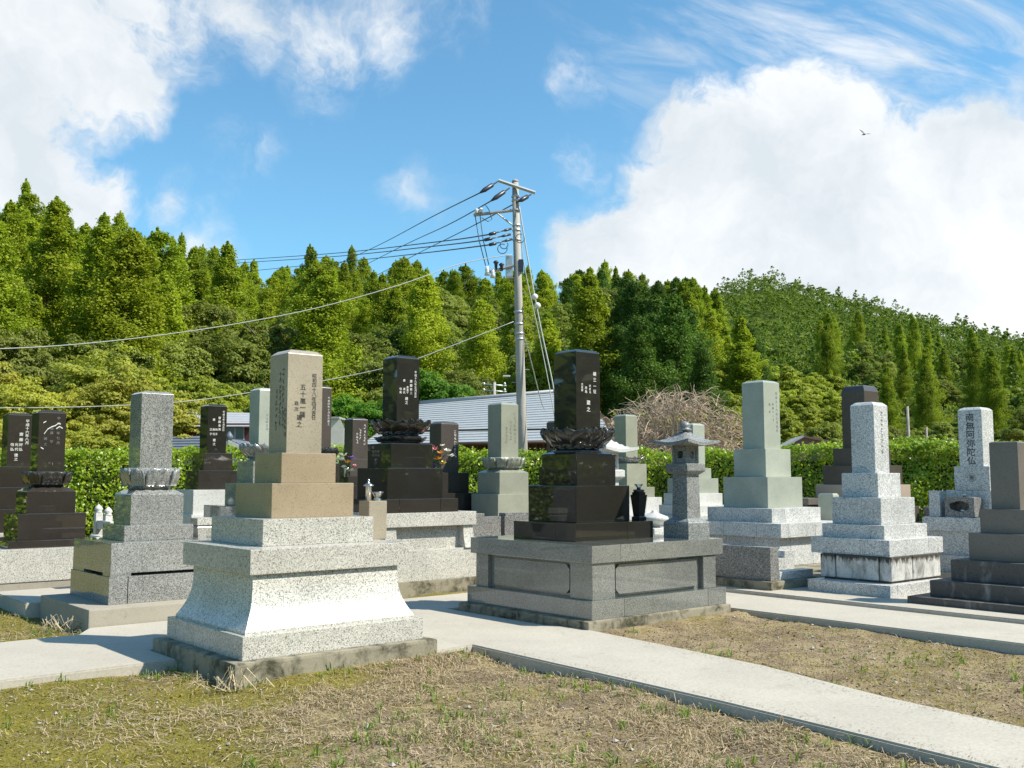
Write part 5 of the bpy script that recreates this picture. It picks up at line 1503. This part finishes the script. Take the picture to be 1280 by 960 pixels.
def silver_house():
    root = empty('silver_roofed_house', (0, 36, 0), 0, 'long low house with a silver ribbed metal roof behind the graves', 'house')
    def W(px, py, Y): v = at(px, py, Y); return Vector((v.x, v.y - 36, v.z))
    e0, e1 = W(452, 556, 34.0), W(764, 549, 32.6)
    r0, r1 = W(525, 505, 38.5), W(738, 487, 37.5)
    stepped_roof(root, e0, e1, r1, r0, 19, 'metal_roof_silver', lip=.022)
    back0, back1 = r0 + Vector((-1.0, 4.5, -1.75)), r1 + Vector((.8, 4.5, -1.95))
    slab('back_roof', r1, r0, back0, back1, .05, 'metal_roof_silver', root)
    tube('ridge_cap', [r0 + Vector((0, 0, .04)), r1 + Vector((0, 0, .04))], .09, 'metal_roof_grey', root)
    # timber wall under the eave
    wl = wall_quad('timber_wall', ((e0.x + 1.6, e0.y + .9), (e1.x - .3, e1.y + .9), -.3, e0.z + .55), 'brown_wood', root)
    for k in range(26):
        f = k / 25; x = e0.x + 1.65 + (e1.x - .4 - e0.x - 1.65) * f; y = e0.y + .9 + (e1.y - e0.y) * f
        cbox('batten', x, y - .02, .06, .05, -.3, e0.z + .2, 'brown_board', wl, 0)
    tube('gutter', [e0 + Vector((0, -.06, -.05)), e1 + Vector((0, -.06, -.05))], .06, 'brown_wood', root)
    slab('bargeboard', e1 + Vector((.02, -.05, -.02)), e1 + Vector((.02, -.05, -.24)), r1 + Vector((.05, 0, -.22)), r1 + Vector((.05, 0, 0)), .05, 'brown_board', root)
    slab('bargeboard', e0 + Vector((-.02, -.05, -.02)), e0 + Vector((-.02, -.05, -.2)), r0 + Vector((-.05, 0, -.2)), r0 + Vector((-.05, 0, 0)), .05, 'brown_board', root)
    gx0 = e1 + Vector((-.2, .9, 0))
    mesh_from('gable_wall', [(gx0.x, gx0.y, -.3), (r1.x - .1, back1.y, -.3), (back1.x - .3, back1.y, back1.z - .1), (r1.x - .15, r1.y, r1.z - .15), (gx0.x, gx0.y, gx0.z + .1)], [(0, 1, 2, 3, 4)], 'brown_wood', root)
    # brown gable of the annexe showing right of the black pillar
    an = empty('brown_gabled_annexe', (3.6, 35.5, 0), 0, 'brown gabled house end showing right of the polished black pillar', 'house')
    def X(px, py, Y): v = at(px, py, Y); return Vector((v.x - 3.6, v.y - 35.5, v.z))
    a, b, c = X(735, 506, 34.5), X(790, 552, 34.5), X(690, 552, 34.5)
    slab('roof_slope', a + Vector((0, 0, .1)), a + Vector((0, 5, .1)), b + Vector((0, 5, .1)), b + Vector((0, 0, .1)), -.10, 'roof_brown', an)
    slab('roof_slope', a + Vector((0, 0, .1)), c + Vector((0, 0, .1)), c + Vector((0, 5, .1)), a + Vector((0, 5, .1)), -.10, 'roof_brown', an)
    slab('bargeboard', a, b, b + Vector((-.12, 0, -.2)), a + Vector((0, 0, -.24)), .08, 'brown_board', an)
    mesh_from('gable_wall', [c + Vector((.2, .35, -.1)), b + Vector((-.2, .35, -.1)), a + Vector((0, .35, -.15)), Vector((c.x + .2, c.y + .35, -.3)), Vector((b.x - .2, b.y + .35, -.3))], [(3, 4, 1, 2, 0)], 'red_wood', an)
silver_house()
def red_house():
    root = empty('red_walled_house', (-10.2, 33, 0), 0, 'red-brown wooden house with grey roof behind the small black grave', 'house')
    def W(px, py, Y): v = at(px, py, Y); return Vector((v.x + 10.2, v.y - 33, v.z))
    e0, e1 = W(214, 533, 33), W(318, 533, 33); r0, r1 = W(209, 514, 36.5), W(312, 516, 36.5)
    stepped_roof(root, e0, e1, r1, r0, 6, 'metal_roof_grey', lip=.006)
    wl = wall_quad('plank_wall', ((e0.x + .25, .3), (e1.x - .1, .3), -.2, e0.z + .12), 'red_wood', root)
    for k in range(14):
        z = 1.3 + k * .13
        box('plank', e0.x + .26, e1.x - .11, .275, .30, z, z + .118, 'red_wood', wl, 0)
    for px_, w_ in ((291, .62), (252, .5)):
        c = W(px_, 540, 33)
        win = box('window', c.x - w_ / 2, c.x + w_ / 2, .24, .29, c.z - .26, c.z + .22, 'window_frame', root, .01)
        for s_ in (-1, 1): box('pane', c.x + s_ * w_ / 4 - w_ / 5, c.x + s_ * w_ / 4 + w_ / 5, .225, .245, c.z - .21, c.z + .17, 'window_glass', win, 0)
    # lower lean-to with blue-grey tiles and a small gabled entrance
    lt = empty('blue_tiled_lean_to', (-12.3, 30, 0), 0, 'low blue-grey tiled roof in front of the red house', 'shed')
    def X(px, py, Y): v = at(px, py, Y); return Vector((v.x + 12.3, v.y - 30, v.z))
    stepped_roof(lt, X(205, 566, 29.5), X(262, 566, 29.5), X(252, 545, 32), X(205, 546, 32), 6, 'tile_roof_blue', lip=.03)
    wall_quad('wall', ((X(208, 566, 29.5).x, 0), (X(258, 566, 29.5).x, 0), -.2, 2.1), 'plaster_white', lt)
    ga = empty('gabled_storehouse', (-8.1, 29, 0), 0, 'small white-walled storehouse with tiled gable right of the small black grave', 'storehouse')
    def Y_(px, py, Y): v = at(px, py, Y); return Vector((v.x + 8.1, v.y - 29, v.z))
    a, b, c = Y_(286, 551, 29), Y_(330, 570, 29), Y_(245, 570, 29)
    mesh_from('gable_wall', [c + Vector((.12, .2, -.02)), Vector((c.x + .12, .2, -.2)), Vector((b.x - .12, .2, -.2)), b + Vector((-.12, .2, -.02)), a + Vector((0, .2, -.05))], [(1, 2, 3, 4, 0)], 'plaster_white', ga)
    for q, s_ in ((b, 1), (c, -1)):
        for k in range(5):
            f0, f1 = k / 5, (k + 1) / 5
            p0 = a.lerp(q, f0); p1 = a.lerp(q, f1)
            if s_ > 0: slab('roof_tile_course', p0 + Vector((0, 0, .06)), p0 + Vector((0, 3, .06)), p1 + Vector((0, 3, .03)), p1 + Vector((0, 0, .03)), -.05, 'tile_roof_blue', ga)
            else: slab('roof_tile_course', p0 + Vector((0, 3, .06)), p0 + Vector((0, 0, .06)), p1 + Vector((0, 0, .03)), p1 + Vector((0, 3, .03)), -.05, 'tile_roof_blue', ga)
        slab('bargeboard', a + Vector((0, -.02, .02)), q + Vector((0, -.02, .0)), q + Vector((0, -.02, -.10)), a + Vector((0, -.02, -.11)), .05, 'plaster_white', ga)
    lathe('ridge_ornament', [(.09, a.z + .04), (.12, a.z + .12), (.07, a.z + .2), (.02, a.z + .27)], 'tile_roof_blue', ga, (a.x, .05), n=8)
red_house()
def small_buildings():
    wb = empty('white_shed', (-6.3, 34, 0), 0, 'plain white shed wall seen between the two black graves left of the middle', 'shed')
    p0, p1 = at(408, 546, 34), at(430, 546, 34)
    mesh_from('wall', [(p0.x + 6.3, 0, -.2), (p1.x + 6.3, 0, -.2), (p1.x + 6.3, 0, 3.1), (p1.x + 6.15, 0, 3.45), (p0.x + 6.3, 0, 3.45)], [(0, 1, 2, 3, 4)], 'plaster_white', wb)
    mesh_from('side_wall', [(p1.x + 6.3, 0, -.2), (p1.x + 6.3, 3, -.2), (p1.x + 6.3, 3, 3.1), (p1.x + 6.3, 0, 3.1)], [(0, 1, 2, 3)], 'plaster_white', wb)
    slab('roof', (p0.x + 6.1, -.1, 3.47), (p1.x + 6.15, -.1, 3.47), (p1.x + 6.15, 3.1, 3.47), (p0.x + 6.1, 3.1, 3.47), .06, 'metal_roof_grey', wb)
    rr_ = empty('rust_roofed_shed', (5.2, 31.5, 0), 0, 'rust-red roofed shed behind the dry thicket', 'shed')
    def W(px, py, Y): v = at(px, py, Y); return Vector((v.x - 5.2, v.y - 31.5, v.z))
    stepped_roof(rr_, W(776, 556, 31), W(858, 556, 31), W(846, 536, 34), W(782, 536, 34), 5, 'roof_rust', lip=.02)
    wall_quad('wall', ((W(780, 556, 31).x, 0), (W(854, 556, 31).x, 0), -.2, 2.4), 'brown_wood', rr_)
    rh = empty('brown_roofed_cottage', (12.2, 42, 0), 0, 'small brown-roofed cottage between the green-grey and brown graves', 'house')
    def V_(px, py, Y): v = at(px, py, Y); return Vector((v.x - 12.2, v.y - 42, v.z))
    a, b, c = V_(1004, 544, 42), V_(1034, 550, 42), V_(978, 558, 42)
    slab('roof_slope', a, a + Vector((.6, 4, 0)), b + Vector((.6, 4, 0)), b, -.08, 'roof_brown', rh)
    slab('roof_slope', c, c + Vector((.6, 4, 0)), a + Vector((.6, 4, 0)), a, -.08, 'metal_roof_grey', rh)
    mesh_from('front_wall', [(c.x + .3, .1, -.2), (b.x - .1, .1, -.2), (b.x - .1, .1, b.z - .05), (a.x, .1, a.z - .06), (c.x + .3, .1, c.z)], [(0, 1, 2, 3, 4)], 'roof_brown', rh)
    box('window', b.x - .75, b.x - .3, .03, .09, 2.1, 2.5, 'window_glass', rh, 0)
small_buildings()

# ------------------------------------------------------------------ utility pole and wires
POLE_Y = 30.0
def utility_pole():
    b = at(656, 640, POLE_Y); b.z = -.2
    tp = at(644, 228, POLE_Y)
    root = empty('utility_pole', (b.x, b.y, 0), 0, 'tall concrete utility pole with crossarms behind the graves', 'utility pole')
    def Lc(v): return Vector((v.x - b.x, v.y - b.y, v.z))
    top = Lc(tp); base = Vector((0, 0, -.2))
    def ax(py):
        f = (at(650, py, POLE_Y).z + .2) / (top.z + .2); return base.lerp(top, f)
    tube('post', [base, base.lerp(top, .33), base.lerp(top, .66), top], [.17, .15, .125, .10], 'concrete_pole', root, 14)
    lathe('top_cap', [(.105, top.z), (.10, top.z + .05), (.05, top.z + .09)], 'concrete_pole', root, (top.x, top.y))
    def bar(name, p, q, w, mat): return tube(name, [p, q], w, mat, root, 4, False)
    def P(px, py, dy=0.0): return Lc(at(px, py, POLE_Y + dy))
    bar('top_crossarm', P(623, 225.5, -.16), P(669, 241, -.16), .055, 'galvanised')
    bar('middle_crossarm', P(592, 269, -.2), P(640, 263, -.14), .05, 'galvanised')
    bar('brace', P(622, 267, -.2), P(640, 281, -.1), .025, 'galvanised')
    bar('lower_bracket', P(612, 340, -.2), P(642, 332, -.14), .045, 'galvanised')
    for (px_, py) in ((596, 267), (601, 266)): 
        c = P(px_, py, -.2); lathe('insulator', [(.04, c.z), (.075, c.z + .03), (.05, c.z + .06), (.075, c.z + .10), (.03, c.z + .15)], 'porcelain', root, (c.x, c.y), 10)
    for (px_, py) in ((609, 338), (616, 341)):
        c = P(px_, py, -.2); lathe('cutout', [(.085, c.z - .15), (.06, c.z - .05), (.07, c.z + .02), (.04, c.z + .12)], 'porcelain', root, (c.x, c.y), 10)
    for (px_, py) in ((620, 330), (627, 333)):
        c = P(px_, py, -.2); lathe('arrester', [(.04, c.z - .14), (.05, c.z), (.09, c.z + .05), (.05, c.z + .10)], 'insulator_dark', root, (c.x, c.y), 10)
    # strain insulators
    for (p, q) in (((622, 227), (600, 241)), ((637, 235), (614, 251)), ((664, 243), (648, 252))):
        a, e = P(*p, -.2), P(*q, -.5); 
        tube('strain_insulator', [a, a.lerp(e, .25), a.lerp(e, .3), a.lerp(e, .75), e], [.02, .025, .065, .07, .025], 'insulator_dark', root, 8)
    for (p, q) in (((639, 286), (612, 293)), ((638, 293), (606, 300)), ((640, 299), (612, 306))):
        a, e = P(*p, -.2), P(*q, -.6)
        tube('tension_clamp', [a, a.lerp(e, .3), a.lerp(e, .35), a.lerp(e, .7), a.lerp(e, .74), e], [.035, .04, .02, .02, .055, .05], 'insulator_dark', root, 7)
    c = P(639, 334, .05)
    box('switch_cabinet', c.x - .17, c.x + .05, c.y - .16, c.y + .14, c.z - .32, c.z + .32, 'galvanised', root, .02)
    c = P(651, 333, -.05)
    box('fuse_box', c.x - .06, c.x + .08, c.y - .1, c.y + .1, c.z - .16, c.z + .2, 'insulator_dark', root, .01)
    for py in (246, 251, 263, 282, 288, 300, 390, 405, 417, 424):
        a = ax(py); d = Vector((0, 0, .03)); tube('band', [a - d, a + d], .145 if py > 350 else .128, 'galvanised', root, 12)
    # step bolts, drop cables, loops
    for k, py in enumerate(range(350, 480, 16)):
        a = ax(py); s_ = 1 if k % 2 else -1
        bar('step_bolt', a + Vector((s_ * .12, 0, 0)), a + Vector((s_ * .27, -.02, 0)), .012, 'galvanised')
    for (p, q) in (((594, 270), (607, 332)), ((600, 269), (611, 331))):
        tube('lead_wire', [P(*p, -.2), P((p[0] + q[0]) / 2 - 1.5, (p[1] + q[1]) / 2, -.2), P(*q, -.2)], .014, 'cable_dark', root, 5)
    for (cx, cyy, rr_) in ((650, 298, 5.5), (630, 306, 5), (628, 311, 6)):
        tube('cable_loop', [P(cx + rr_ * math.cos(a), cyy + rr_ * math.sin(a), -.22) for a in np.linspace(-.5, 5.2, 14)], .013, 'cable_dark', root, 5)
    tube('lead_wire', [P(606, 255, -.3), P(611, 262, -.25), P(615, 274, -.2), P(610, 277, -.2), P(602, 272, -.2)], .012, 'cable_dark', root, 5)
    box('street_lamp_arm', *(lambda c: (c.x - .20, c.x + .02, c.y - .05, c.y + .05, c.z - .02, c.z + .02))(P(637, 470, -.2)), 'porcelain', root, .008)
utility_pole()
def wire(label, pts, rad, mat, name='overhead_wire', group=None):
    """pts: (px, py, depth); a smooth run through them"""
    ctrl = [at(*p) for p in pts]; out = []
    n = len(ctrl)
    for k in range(n - 1):
        p0, p1, p2, p3 = ctrl[max(k - 1, 0)], ctrl[k], ctrl[k + 1], ctrl[min(k + 2, n - 1)]
        for q in range(6):
            t = q / 6
            out.append(.5 * ((2 * p1) + (p2 - p0) * t + (2 * p0 - 5 * p1 + 4 * p2 - p3) * t * t + (3 * p1 - p0 - 3 * p2 + p3) * t ** 3))
    out.append(ctrl[-1])
    o = tube(name, out, rad, mat, None, 5)
    tag(o, label, 'wire', group); return o
wire('sagging pale communication cable crossing the left forest at mid height', [(640, 318, 29.8), (575, 330, 29), (500, 356, 28), (400, 384, 27), (300, 404, 26), (200, 419, 25), (100, 430, 24), (0, 436, 23), (-120, 438, 22)], .013, 'cable_pale')
wire('pale service cable passing just above the left gravestones', [(642, 402, 29.8), (560, 434, 29), (500, 455, 28.5), (420, 473, 28), (330, 488, 27), (230, 502, 26), (120, 508, 25), (0, 510, 24), (-120, 509, 23)], .012, 'cable_pale')
wire('upper high-voltage wire running down left from the top crossarm', [(600, 241, 29.5), (540, 271, 42), (470, 308, 62), (400, 340, 85)], .020, 'cable_dark', group='high-voltage wires')
wire('second high-voltage wire running down left below the upper one', [(614, 251, 29.5), (560, 281, 42), (500, 309, 60), (430, 345, 85)], .020, 'cable_dark', group='high-voltage wires')
wire('third high-voltage wire from the right end of the top crossarm', [(648, 252, 29.5), (580, 288, 42), (520, 318, 60), (460, 350, 85)], .020, 'cable_dark', group='high-voltage wires')
wire('topmost of three nearly level low-voltage wires reaching left to the trees', [(612, 293, 29.4), (540, 303, 40), (400, 318, 62), (230, 329, 88)], .022, 'cable_dark', group='low-voltage wires')
wire('middle of three nearly level low-voltage wires reaching left to the trees', [(606, 300, 29.4), (540, 308, 40), (400, 322, 62), (225, 333, 88)], .022, 'cable_dark', group='low-voltage wires')
wire('lowest of three nearly level low-voltage wires reaching left to the trees', [(612, 306, 29.4), (540, 315, 40), (440, 326, 62), (300, 340, 88)], .022, 'cable_dark', group='low-voltage wires')
wire('thin guy wire from the pole top down to the right, with white balls', [(649, 258, 30.2), (661, 330, 30.0), (676, 410, 29.8), (690, 475, 29.6), (697, 520, 29.5)], .022, 'cable_pale', 'guy_wire')
wire('second guy wire beside the one with white balls', [(647, 256, 30.2), (655, 330, 30.1), (672, 410, 30.0), (686, 480, 29.8), (694, 525, 29.6)], .014, 'cable_pale', 'guy_wire')
wire('short stay wire from the middle of the pole to the silver roof', [(652, 410, 30.1), (662, 445, 31), (676, 500, 33), (681, 512, 34)], .016, 'cable_pale', 'guy_wire')
for (px_, py, lab) in ((668.5, 371, 'upper white ball on the guy wire'), (672, 382, 'lower white ball on the guy wire')):
    c = at(px_, py, 29.9)
    r_ = empty('guy_ball', c, 0, lab, 'guy insulator', 'white balls on the guy wire')
    lathe('ball', [(.01, -.10), (.07, -.07), (.10, 0), (.07, .07), (.01, .10)], 'porcelain', r_, n=12)
def far_pole(px_, y0, y1, Y, label, rad=.07, arm=False, mat='weathered_wood', lean=0):
    p0, p1 = at(px_ + lean, y1, Y), at(px_, y0, Y); p0.z = -.2
    root = empty('wooden_post' if not arm else 'distant_utility_pole', (p0.x, p0.y, 0), 0, label, 'post' if not arm else 'utility pole')
    o = Vector((p0.x, p0.y, 0))
    tube('shaft', [p0 - o, p1 - o], [rad * 1.15, rad * .85], mat, root, 8)
    if arm:
        for k, zz in enumerate((-.15, -.5)):
            c = p1 - o + Vector((0, 0, zz)); tube('crossarm', [c + Vector((-.7, 0, .05)), c + Vector((.7, 0, -.05))], .05, 'galvanised', root, 4)
            for s_ in (-.6, .6): lathe('insulator', [(.04, c.z), (.07, c.z + .06), (.03, c.z + .16)], 'porcelain', root, (c.x + s_, c.y), 8)
far_pole(618, 478, 520, 58, 'small distant utility pole behind the silver roof', .10, True, 'concrete_pole')
far_pole(1134, 508, 575, 26, 'tall grey wooden post behind the right hedge', .045, lean=4)
far_pole(1158, 534, 575, 26, 'short grey wooden post behind the right hedge, right of the tall one', .035)
far_pole(1226, 517, 560, 24, 'grey post rising behind the six-character gravestone', .04)

# bird
def bird():
    c = at(1080, 168, 60)
    root = empty('bird', c, R(-35), 'small black bird gliding before the large white cloud', 'bird')
    secs = []
    for k in range(7):
        f = k / 6; r_ = .10 * math.sin(math.pi * (f * .86 + .07)) ** .8
        secs.append([(-.32 + .64 * f, r_ * math.cos(a), r_ * .8 * math.sin(a)) for a in np.linspace(0, 2 * math.pi, 8, endpoint=False)])
    loft('body', secs, 'bird_black', root, True)
    for s_ in (1, -1):
        mesh_from('wing', [(-.05, 0, .04), (.15, 0, .04), (.18, s_ * .35, .20), (.02, s_ * .75, .30), (-.08, s_ * .35, .18), (.15, 0, .06), (.18, s_ * .35, .22), (-.08, s_ * .35, .20)], [(0, 1, 2, 4), (4, 2, 3), (0, 5, 1), (4, 7, 6, 2)], 'bird_black', root)
    mesh_from('tail', [(-.28, .03, 0), (-.28, -.03, 0), (-.50, -.09, .01), (-.50, .09, .01)], [(0, 1, 2, 3)], 'bird_black', root)
    root.rotation_euler = (R(35), R(-20), R(40)); root.scale = (.6, .6, .6)
bird()

# ------------------------------------------------------------------ dead grass, weeds, pebbles
def free_ground(x, y):
    """True on open soil: not under paths or plinths"""
    a = x * RX[0] + y * RX[1]; b = x * LX[0] + y * LX[1]
    ok = np.ones(len(x), bool)
    ok &= ~((a > 3.05) & (a < 4.86) & (b > 6.62) & (b < 9.8))
    ok &= ~((b > 7.62) & (b < 9.36) & (a < 5.3))
    lo = np.interp(b, [-1.5, 2.2, 3.3, 5.3, 6.8, 8.0], [4.85, 4.97, 5.07, 5.2, 5.22, 5.22]); hi = np.interp(b, [-1.5, 2.2, 3.6, 4.6, 5.5, 6.4], [5.9, 5.92, 6.02, 6.32, 6.42, 6.52])
    ok &= ~((a > lo) & (a < hi) & (b < 8.0))
    ok &= ~((a > 6.4) & (a < 8.75) & (b > 6.6))
    ok &= ~(a > 8.78)
    ok &= ~((a > 4.8) & (b > 6.66))
    return ok
def ground_cover():
    rg = np.random.default_rng(21)
    def scatter(n, patch=None, thr=0.0, lowp=.03):
        x = rg.uniform(-5.5, 4.8, n); y = 3.6 + 7.5 * rg.random(n) ** 1.3
        px_ = 640 + 1257.67 * x / y
        k = free_ground(x, y) & (px_ > -80) & (px_ < 1360)
        x, y = x[k], y[k]
        if patch:
            v = vnoise(x + 20, y + 20, patch, 91) * .65 + vnoise(x + 20, y + 20, patch * .35, 92) * .35
            w = rg.random(len(x)) < np.clip((v - thr) * 4, lowp, 1); x, y = x[w], y[w]
        return x, y
    # lying straw
    x, y = scatter(300000, .55, .42, .12)
    front = (x * RX[0] + y * RX[1]) < 5.4
    right_dirt = ~front
    keep = front & (rg.random(len(x)) < np.clip((x + 2.8) / 1.8, .16, 1.0)) | (right_dirt & (rg.random(len(x)) < .10))
    x, y = x[keep], y[keep]
    n = len(x); z = ground_z(x, y)
    a = rg.uniform(0, 2 * np.pi, n); ln = .02 + .13 * rg.random(n) ** 2.0 ; wd = rg.uniform(.0010, .0022, n); lift = rg.gamma(1.2, .010, n) + .004
    d = np.stack([np.cos(a), np.sin(a)], 1); s = np.stack([-np.sin(a), np.cos(a)], 1)
    bend = rg.normal(0, .25, n)
    Q = []
    prevL = prevR = None
    for k in range(4):
        f = k / 3 - .5
        c = np.stack([x, y], 1) + d * (f * ln)[:, None] + s * (bend * ln * (f * f))[:, None]
        zz = ground_z(c[:, 0], c[:, 1]) + .004 + lift * (1 - 4 * f * f * .8) + (k == 3) * rg.random(n) ** 3 * .04
        Lp = np.concatenate([c + s * wd[:, None], zz[:, None]], 1); Rp = np.concatenate([c - s * wd[:, None], zz[:, None] + .001], 1)
        if k: Q.append(np.stack([prevL, prevR, Rp, Lp], 1))
        prevL, prevR = Lp, Rp
    P = np.stack(Q, 1).reshape(-1, 4, 3)
    tag(link(bpy.data.objects.new('dead_grass', quads_mesh('dead_grass', P, 'straw'))), 'dry straw lying over the moss in the foreground', 'dead grass', kind='stuff')
    # small chips of bark, leaf and soil
    x, y = scatter(180000)
    n = len(x); P = np.stack([x, y, ground_z(x, y) + .003], 1)
    sz_ = rg.gamma(2.2, .0036, n) + .003
    Q_ = leaf_quads(P, np.tile([0, 0, 1.0], (n, 1)), 1.0, rg, .6, .5)
    Q_ = P[:, None, :] + (Q_ - P[:, None, :]) * sz_[:, None, None]
    west = np.clip((-.6 - x) / 1.8, .25, 1) * (vnoise(x + 40, y + 40, .45, 95) > .42)
    isl = rg.random(n) < west * .85 + .06
    tag(link(bpy.data.objects.new('leaf_litter', quads_mesh('leaf_litter', Q_[~isl], 'litter'))), 'fine brown and beige litter covering the soil', 'litter', kind='stuff')
    up = Q_[isl] + np.array([0, 0, .003])
    tag(link(bpy.data.objects.new('moss', quads_mesh('moss', up, 'moss_green'))), 'yellow-green moss cushions on the soil at the left', 'moss', kind='stuff')
    n = 2600
    b_ = rg.uniform(-.5, 6.3, n); lo = np.interp(b_, [-1.5, 2.2, 3.3, 5.3, 6.8], [4.85, 4.97, 5.07, 5.2, 5.22]); hi = np.interp(b_, [-1.5, 2.2, 3.6, 4.6, 5.5, 6.4], [5.9, 5.92, 6.02, 6.32, 6.42, 6.52])
    e = rg.gamma(1.2, .05, n); a_ = np.where(rg.random(n) < .5, lo + .03 + e, hi - .03 - e)
    P = np.stack([RX[0] * a_ + LX[0] * b_, RX[1] * a_ + LX[1] * b_, np.full(n, PATH_Z + .004)], 1)
    Q_ = leaf_quads(P, np.tile([0, 0, 1.0], (n, 1)), .010, rg, .5, .12)
    tag(link(bpy.data.objects.new('path_debris', quads_mesh('path_debris', Q_, 'litter'))), 'crumbs of soil and straw along the edges of the concrete path', 'litter', kind='stuff')
    # green weeds in tufts
    x, y = scatter(7600, .6, .5)
    ex = [(-1.35, 7.45), (-1.2, 7.6), (-.55, 8.05), (-.45, 8.2), (-.2, 8.3), (-1.75, 7.2), (-2.3, 7.3), (-4.2, 9.75), (-4.1, 9.7), (-3.85, 9.2), (.1, 7.7), (.3, 7.5), (.8, 6.8), (1.1, 6.4)]
    for q in ex:
        for _ in range(5): x = np.append(x, q[0] + rg.normal(0, .06)); y = np.append(y, q[1] + rg.normal(0, .05))
    Q = []
    for i in range(len(x)):
        m = rg.integers(3, 9); big = rg.uniform(.5, 1.5)
        for _ in range(m):
            a = rg.uniform(0, 6.28); h = rg.uniform(.015, .055) * big; o = rg.uniform(.01, .05) * big
            w = .0028 * big; bx, by = x[i] + rg.normal(0, .012), y[i] + rg.normal(0, .012); bz = float(ground_z(np.array([bx]), np.array([by]))[0])
            ca, sa = math.cos(a), math.sin(a)
            p0 = np.array([bx, by, bz]); p1 = p0 + np.array([ca * o * .4, sa * o * .4, h * .7]); p2 = p0 + np.array([ca * o, sa * o, h])
            s_ = np.array([-sa, ca, 0]) * w
            Q.append([p0 - s_, p0 + s_, p1 + s_ * .9, p1 - s_ * .9]); Q.append([p1 - s_ * .9, p1 + s_ * .9, p2 + s_ * .1, p2 - s_ * .1])
    tag(link(bpy.data.objects.new('green_weeds', quads_mesh('green_weeds', np.array(Q), 'grass_green'))), 'small green weeds and grass sprouts in the soil', 'weeds', kind='stuff')
    # pebbles
    x, y = scatter(4200)
    n = len(x); r = rg.gamma(1.6, .0032, n) + .002; z = ground_z(x, y)
    base = np.array([(1, 0, 0), (-1, 0, 0), (0, 1, 0), (0, -1, 0), (0, 0, 1), (0, 0, -1)], float)
    tri = [(0, 2, 4), (2, 1, 4), (1, 3, 4), (3, 0, 4), (2, 0, 5), (1, 2, 5), (3, 1, 5), (0, 3, 5)]
    V = (base[None] * r[:, None, None] * rg.uniform(.6, 1.3, (n, 6, 1)) * np.array([1, 1, .7])) + np.stack([x, y, z + r * .3], 1)[:, None, :]
    Fc = (np.array(tri)[None] + (np.arange(n) * 6)[:, None, None]).reshape(-1, 3)
    me = bpy.data.meshes.new('pebbles'); me.from_pydata(V.reshape(-1, 3).tolist(), [], Fc.tolist()); me.materials.append(MATS['stone_pale'])
    tag(link(bpy.data.objects.new('pebbles', me)), 'small pale pebbles scattered over the soil', 'pebbles', kind='stuff')
    # tall dry clump at the plinth corner and by the left plinth
    for (cx, cyy, n, lab) in [(-1.93, 7.02, 26, 'clump of dry pale stalks at the front corner of the nearest plinth'), (-4.2, 9.62, 30, 'clump of dry grass at the foot of the left concrete plinth')]:
        Vv, Ff = [], []
        for k in range(n):
            a = rg.uniform(0, 6.28); h = rg.uniform(.05, .17); o = rg.uniform(.03, .12); bx, by = rg.normal(0, .10), rg.normal(0, .04)
            kink = np.array([bx + math.cos(a) * o, by + math.sin(a) * o, h]); end = kink + np.array([rg.uniform(-.1, .1), rg.uniform(-.06, .02), -h * rg.uniform(.2, .9)])
            v, f_ = tube_geo([(bx, by, 0), tuple(kink), tuple(end)], [.0035, .003, .0015], 3)
            n0 = len(Vv); Vv += v; Ff += [tuple(n0 + i for i in q) for q in f_]
        root = empty('dry_grass_clump', (cx, cyy, 0), 0, lab, 'dry grass')
        mesh_from('stalks', Vv, Ff, 'straw_pale', root)
ground_cover()
print('TREES', TREES)
